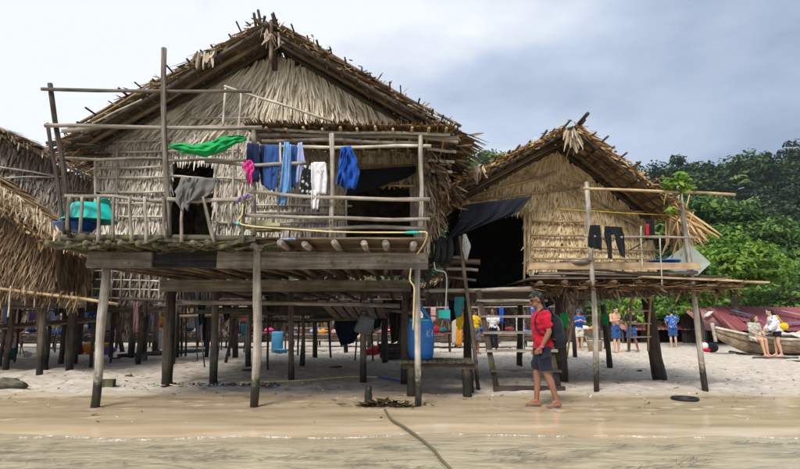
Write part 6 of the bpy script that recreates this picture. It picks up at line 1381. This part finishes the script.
def person(label, foot, H, face, pose, sk, shirt=None, shorts=None, hair='short', voxel=.012, extra=None, thigh_end=.55, sleeve=.62, female=False, loose=0.0, group=None, z0=0.0):
    J = {k: (np.array(v, float) if v is not None else None) for k, v in {**DEF, **pose}.items()}
    S = H / 1.72
    t = thing('person', (foot.x, foot.y, z0), label, 'person', group)
    W = Matrix.Translation((foot.x, foot.y, z0)) @ Matrix.Rotation(face, 4, 'Z') @ Matrix.Scale(S, 4)
    def put(name, me, parent=t): return link(bpy.data.objects.new(name, me), parent, W)
    m = MB(); f = .9 if female else 1.0
    pel, wst, chs, shd, nck, hd = (J[k] for k in ('pel', 'wst', 'chs', 'shd', 'nck', 'head'))
    def torso(mm, i, lo=0.0):
        secs = [(*(pel + np.array([0, 0, -.06])), .10 + i, .15 + i), (*pel, .115 + i, .165 + i + (.012 if female else 0)), (*wst, .098 + i, .14 * f + i), (*((wst + chs) / 2), .108 + i, .155 * f + i), (*chs, .118 + i, .172 * f + i), (*shd, .085 + i, .165 * f + i), (*((shd + nck) / 2), .07 + i * .6, .10 + i * .6)]
        loft(mm, secs)
    torso(m, 0)
    cap(m, shd + (nck - shd) * .3, nck + (hd - nck) * .45, .058, .052)
    # head: skull, jaw, nose, ears, brow
    up = (hd - nck) / np.linalg.norm(hd - nck); fw = np.array([math.cos(pose.get('hyaw', 0)), math.sin(pose.get('hyaw', 0)), pose.get('hpitch', 0)]); fw = fw - up * np.dot(fw, up); fw /= np.linalg.norm(fw); lt = np.cross(up, fw)
    hp = lambda a, b_, c_: hd + fw * a + lt * b_ + up * c_
    m.ell(hp(-.012, 0, .025), (.098, .076, .098)); m.ell(hp(.028, 0, -.045), (.062, .056, .07)); m.ell(hp(.062, 0, -.088), (.026, .03, .02))
    cap(m, hp(.088, 0, .012), hp(.112, 0, -.028), .011, .017, 8); m.ell(hp(.086, 0, -.062), (.013, .026, .008)); m.ell(hp(.084, 0, .038), (.014, .055, .012))
    for s in (-1, 1): m.ell(hp(-.008, s * .078, -.005), (.022, .012, .034), 8, 6)
    for sd_ in ('l', 'r'):
        s = 1 if sd_ == 'l' else -1
        sh_, el_, wr_ = J['s' + sd_], J['e' + sd_], J['w' + sd_]; kn, an_ = J['k' + sd_], J['a' + sd_]; hip = pel + np.array([0, s * .085, -.03])
        cap(m, sh_, el_, .052, .041); mid = el_ + (wr_ - el_) * .3; cap(m, el_, mid, .041, .042); cap(m, mid, wr_, .042, .027)
        d = (wr_ - el_) / np.linalg.norm(wr_ - el_); hdv = J.get('hand_' + sd_); hdv = d if hdv is None else hdv / np.linalg.norm(hdv)
        pc = wr_ + hdv * .045; cap(m, wr_, pc, .026, .030, flat=.8)
        side = np.cross(hdv, [0, 1, 0]); side = side / (np.linalg.norm(side) + 1e-6)
        for k, (o_, ln_) in enumerate([(-.030, .062), (-.010, .078), (.010, .074), (.030, .056)]):
            b0 = wr_ + hdv * .075 + side * o_; b1 = b0 + hdv * ln_ * .55; b2 = b1 + (hdv * .6 + np.array([0, -s * .7, 0])) * ln_ * .5
            cap(m, b0 - hdv * .02, b1, .0105, .0095, 7); cap(m, b1, b2, .0095, .008, 7)
        th0 = wr_ + hdv * .03 - side * .02; th1 = th0 - side * .035 + hdv * .025; cap(m, th0, th1, .014, .012, 7); cap(m, th1, th1 + hdv * .032, .0115, .0095, 7)
        kn2 = hip + (kn - hip) * .5; cap(m, hip, kn2, .088, .072, 14); cap(m, kn2, kn, .072, .054, 14)
        calf = kn + (an_ - kn) * .32 + np.array([-.014, 0, 0]); cap(m, kn, calf, .053, .057); cap(m, calf, an_, .056, .034)
        toe = J['t' + sd_]; toe = an_ + np.array([.15, s * .015, -.055]) if toe is None else toe
        heel = an_ + np.array([-.035, 0, -.045]); cap(m, heel, an_, .033, .035); cap(m, heel + np.array([.0, 0, -.005]), toe, .034, .024, 12, .8); cap(m, an_, (an_ + toe) / 2 + np.array([0, 0, .006]), .034, .026)
        for k in range(5): cap(m, toe + np.array([0, s * (-.026 + k * .013), 0]), toe + np.array([.035 - .005 * k, s * (-.026 + k * .014), -.006]), .013 if k == 0 else .010, .010 if k == 0 else .008, 7)
    put('body', remesh(m, 'body', sk, voxel))
    if shirt:
        mm = MB(); torso(mm, .022 + loose)
        for sd_ in ('l', 'r'):
            sh_, el_ = J['s' + sd_], J['e' + sd_]
            cap(mm, sh_ + np.array([0, 0, -.01]), sh_ + (el_ - sh_) * min(sleeve, 1), .072 + loose * .6, .060 + loose)
            if sleeve > 1: cap(mm, el_, el_ + (J['w' + sd_] - el_) * (sleeve - 1), .056 + loose, .046 + loose * 1.4)
        put('shirt', remesh(mm, 'shirt', shirt, max(voxel, .011), 4, .042))
    if shorts:
        mm = MB(); secs = [(*(pel + np.array([0, 0, -.08])), .135, .18), (*pel, .137, .187), (*(wst + np.array([0, 0, -.05])), .12, .165)]; loft(mm, secs)
        for sd_ in ('l', 'r'):
            s = 1 if sd_ == 'l' else -1; kn = J['k' + sd_]; hip = pel + np.array([0, s * .085, -.03])
            if thigh_end <= 1:
                cap_end = hip + (kn - hip) * thigh_end; mm.tube([hip, (hip + cap_end) / 2, cap_end], [.112, .104, .102], 14)
            else:
                an_ = J['a' + sd_]; mm.tube([hip, hip + (kn - hip) * .5, kn, an_ + (kn - an_) * (2 - thigh_end)], [.11, .10, .085, .10], 14)
        put('shorts', remesh(mm, 'shorts', shorts, max(voxel, .011), 4, .032))
    if hair:
        mm = MB()
        mm.ell(hp(-.03, 0, .045), (.095, .084, .088)); mm.ell(hp(-.055, 0, .0), (.07, .078, .085))
        if hair == 'long':
            mm.ell(hp(-.07, 0, -.10), (.06, .085, .14)); mm.ell(hp(-.075, 0, -.22), (.045, .075, .13))
        if hair == 'bob':
            for s in (-1, 1): mm.ell(hp(-.01, s * .085, -.05), (.06, .035, .10))
            mm.ell(hp(-.07, 0, -.05), (.06, .095, .11))
        put('hair', remesh(mm, 'hair', HAIRB if hair == 'bob' else HAIR, .012, 3))
    if extra: extra(t, W, put, J, hp)
    return t

F['bright_red'] = fabric('cloth_bright_red', (.50, .010, .035)); F['black_blue'] = fabric('cloth_black_blue', (.014, .018, .034))
# man in the red shirt, walking left with a backpack
def man_extra(t, W, put, J, hp):
    m = MB(); m.ell(hp(-.02, 0, .072), (.098, .086, .062)); m.ell(hp(.03, 0, .062), (.078, .076, .032)); put('head_wrap', remesh(m, 'head_wrap', F['green_camo'], .01, 3))
    m = MB(); m.ell(hp(-.04, 0, .03), (.085, .087, .07)); m.ell(hp(-.075, 0, -.02), (.045, .07, .07)); put('nape_hair', remesh(m, 'nape_hair', HAIR, .01, 2))
    m = MB()
    for s in (-1, 1):
        m.ell(hp(.085, s * .036, .012), (.012, .030, .02), 10, 7); m.tube([hp(.085, s * .064, .018), hp(.03, s * .082, .016), hp(-.02, s * .083, .012)], .005, 5)
    m.tube([hp(.094, -.015, .016), hp(.094, .015, .016)], .005, 5); put('sunglasses', m.mesh('sunglasses', M['dark_rubber'], True))
    m = MB(); m.ell((-.225, 0, 1.16), (.105, .15, .20)); m.ell((-.235, 0, 1.02), (.13, .165, .15)); m.ell((-.20, 0, 1.30), (.08, .12, .09)); bp = put('backpack', remesh(m, 'backpack', F['tarp_black'], .012, 5))
    m = MB(); m.ell((-.33, 0, 1.02), (.05, .12, .12)); put('pocket', remesh(m, 'pocket', F['black'], .011, 4), bp)
    for s in (-1, 1):
        m = MB(); m.tube([(-.16, s * .10, 1.36), (-.09, s * .115, 1.475), (.02, s * .12, 1.46), (.11, s * .125, 1.36), (.145, s * .13, 1.24), (.10, s * .175, 1.12), (-.03, s * .19, 1.05), (-.16, s * .14, 1.0)], .021, 8, flat=.5); put('strap', m.mesh('strap', F['black'], True), bp)
    w = J['wl']; m = MB(); m.lathe([(.032, -.012), (.036, -.012), (.036, .012), (.032, .012)], w, 14); put('wristband', m.mesh('wristband', F['pink'], True))
gm_ = G(545, 407)
person('man in a red shirt and dark shorts with a black backpack walking barefoot', gm_, 1.72, math.pi, dict(
    pel=(0, 0, .92), wst=(.01, 0, 1.08), chs=(.015, 0, 1.27), shd=(-.005, 0, 1.41), nck=(.03, 0, 1.49), head=(.065, 0, 1.605), hpitch=.08,
    sl=(-.01, .185, 1.39), sr=(.0, -.185, 1.39), el=(-.045, .235, 1.12), er=(-.03, -.235, 1.12), wl=(.07, .2, .90), wr=(.06, -.22, .88),
    kl=(-.02, .09, .50), kr=(.09, -.09, .50), al=(-.16, .09, .10), ar=(.10, -.09, .085), tl=(-.03, .10, .03), tr=(.25, -.10, .03), hand_l=np.array((.6, -.2, -.7))), SK['tan'], F['bright_red'], F['black_blue'], hair=None, voxel=.0085, extra=man_extra, thigh_end=.86, sleeve=.55, loose=.012)
YC = 2.3
def hat(colr, brim=.0):
    def fn(t, W, put, J, hp):
        m = MB(); m.ell(hp(-.01, 0, .075), (.11, .095, .06)); m.ell(hp(.06 if brim < .1 else 0, 0, .06), (.10 + brim, .085 + brim, .015)); put('hat', remesh(m, 'hat', F.get(colr) or M[colr], .012, 2))
    return fn
def phone(t, W, put, J, hp):
    c = (J['wl'] + J['wr']) / 2 + np.array([.09, 0, .04]); m = MB(); m.box(c, (.03, .15, .09)); put('camera', m.mesh('camera', M['dark_rubber']))
person('shirtless man in blue shorts looking at a device in his hands', G(617, 352.5), 1.74, math.radians(-70), dict(head=(.06, 0, 1.58), hpitch=-.45, el=(.06, .26, 1.17), er=(.06, -.26, 1.17), wl=(.27, .06, 1.22), wr=(.27, -.06, 1.22), al=(-.03, .12, .085), ar=(.05, -.12, .085)), SK['fair'], None, F['denim'], voxel=.013, extra=phone, thigh_end=.95)
person('dark-shirted person in blue shorts standing behind the shirtless man', G(633, 352), 1.70, math.radians(-150), dict(al=(-.18, .10, .09), ar=(.14, -.10, .085), kl=(-.04, .1, .5), kr=(.1, -.1, .5), el=(.05, .24, 1.14), wl=(.2, .16, 1.15)), SK['tan'], F['black'], F['denim'], voxel=.014, thigh_end=.9)
person('man in a blue patterned shirt and cap with his back turned', G(674, 347.5), 1.66, math.radians(75), dict(el=(.05, .26, 1.17), er=(.08, -.27, 1.20), wl=(.22, .2, 1.05), wr=(.28, -.22, 1.1)), SK['fair'], F['blue_print'], F['denim'], voxel=.014, extra=hat('royal', .02), thigh_end=.95, loose=.015)
# women by the boat
def yellow_bag(t, W, put, J, hp):
    m = MB(); m.ell((-.20, .15, 1.06), (.15, .10, .13)); put('yellow_bag', remesh(m, 'yellow_bag', F['yellow'], .013, 4))
    m = MB(); m.tube([(-.18, .18, 1.14), (-.02, .14, 1.44), (.16, -.08, 1.36)], .018, 6); put('bag_strap', m.mesh('bag_strap', F['yellow'], True))
person('woman in a white top and black shorts standing with a yellow bag by the boat', G(779, 356.5), 1.66, math.radians(165), dict(pel=(-.03, 0, .92), wst=(.0, 0, 1.07), chs=(.06, 0, 1.24), shd=(.09, 0, 1.37), nck=(.12, 0, 1.44), head=(.17, 0, 1.555), hpitch=-.25, sl=(.08, .18, 1.36), sr=(.08, -.18, 1.36), el=(.12, .24, 1.11), er=(.12, -.24, 1.11), wl=(.28, .18, .96), wr=(.28, -.16, .96), kl=(.02, .09, .49), kr=(.03, -.09, .49), al=(-.06, .09, .085), ar=(.04, -.09, .085)), SK['fair'], F['white'], F['black'], hair='long', voxel=.013, extra=yellow_bag, thigh_end=.5, sleeve=1.85, female=True, loose=.03)
gs = G(764, 353); 
person('brown-haired woman in a leaf-print top seated on the boat edge', Vector((P(762, 345, 18.62).x, 18.62, 0)), 1.64, math.radians(-75), dict(pel=(-.28, 0, .66), wst=(-.27, 0, .82), chs=(-.25, 0, 1.01), shd=(-.25, 0, 1.15), nck=(-.23, 0, 1.23), head=(-.19, 0, 1.345), hyaw=.35, sl=(-.25, .175, 1.14), sr=(-.25, -.175, 1.14), el=(-.2, .24, .89), er=(-.2, -.24, .89), wl=(.0, .12, .78), wr=(.0, -.12, .78), kl=(.10, .08, .60), kr=(.10, -.10, .60), al=(.12, .10, .085), ar=(.16, -.08, .085)), SK['fair'], F['leaf_print'], F['beige_print'], hair='bob', voxel=.013, thigh_end=.6, sleeve=.8, female=True, loose=.015)
# market people
person('person with an orange top and long white trousers under the huts at left', G(161, 352), 1.62, math.radians(-100), dict(el=(.05, .24, 1.15), wl=(.16, .12, 1.1)), SK['brown'], F['orange'], F['white'], hair='short', voxel=.015, extra=hat('orange', .03), thigh_end=1.9, female=True)
person('person in a yellow shirt and dark cap behind the leaning pole', G(476, 354), 1.66, math.radians(-60), dict(el=(.06, .25, 1.15), wl=(.22, .1, 1.12)), SK['tan'], F['yellow'], F['grey'], voxel=.015, extra=hat('black', .02), thigh_end=1.0)
person('person in a long white dress behind the steps', G(521, 353), 1.58, math.radians(-20), dict(), SK['tan'], F['white'], F['white'], hair='long', voxel=.015, thigh_end=1.8, female=True, loose=.03, sleeve=1.5)
person('person in a white shirt behind the upper treads of the steps', G(494, 352), 1.66, math.radians(-120), dict(el=(.06, .25, 1.15), wl=(.2, .2, 1.1)), SK['tan'], F['white'], F['black'], voxel=.015, thigh_end=1.8)
person('person in a blue cap and blue top behind the straw basket', G(580, 351), 1.64, math.radians(-95), dict(er=(.1, -.26, 1.18), wr=(.26, -.1, 1.25), el=(.1, .26, 1.18), wl=(.26, .1, 1.25)), SK['fair'], F['royal'], F['cream'], voxel=.015, extra=hat('denim', .04), thigh_end=.8)
person('stooping person in grey with a light blue cap in the left market', G(70, 350), 1.55, math.radians(-30), dict(pel=(-.08, 0, .85), wst=(.02, 0, .97), chs=(.16, 0, 1.08), shd=(.25, 0, 1.17), nck=(.3, 0, 1.22), head=(.38, 0, 1.30), sl=(.24, .17, 1.15), sr=(.24, -.17, 1.15), el=(.3, .2, .92), er=(.3, -.2, .92), wl=(.45, .12, .82), wr=(.45, -.12, .82)), SK['brown'], F['grey'], F['cream'], voxel=.015, extra=hat('light_blue', .03), thigh_end=1.7)
# ================================================================== hazy air
hz = bpy.data.materials.new('haze_air'); hz.use_nodes = True; nt = hz.node_tree; nt.nodes.clear()
o_ = nt.nodes.new('ShaderNodeOutputMaterial'); vp = nt.nodes.new('ShaderNodeVolumePrincipled')
vp.inputs['Color'].default_value = (.80, .88, 1.0, 1); vp.inputs['Density'].default_value = .0002; vp.inputs['Anisotropy'].default_value = 0.0
nt.links.new(vp.outputs[0], o_.inputs['Volume'])
m = MB(); m.box((30, 20, 39), (1200, 1100, 92)); tag(m.build('haze', hz), 'thin pale haze in the air over the bay and hill', 'haze', kind='stuff')
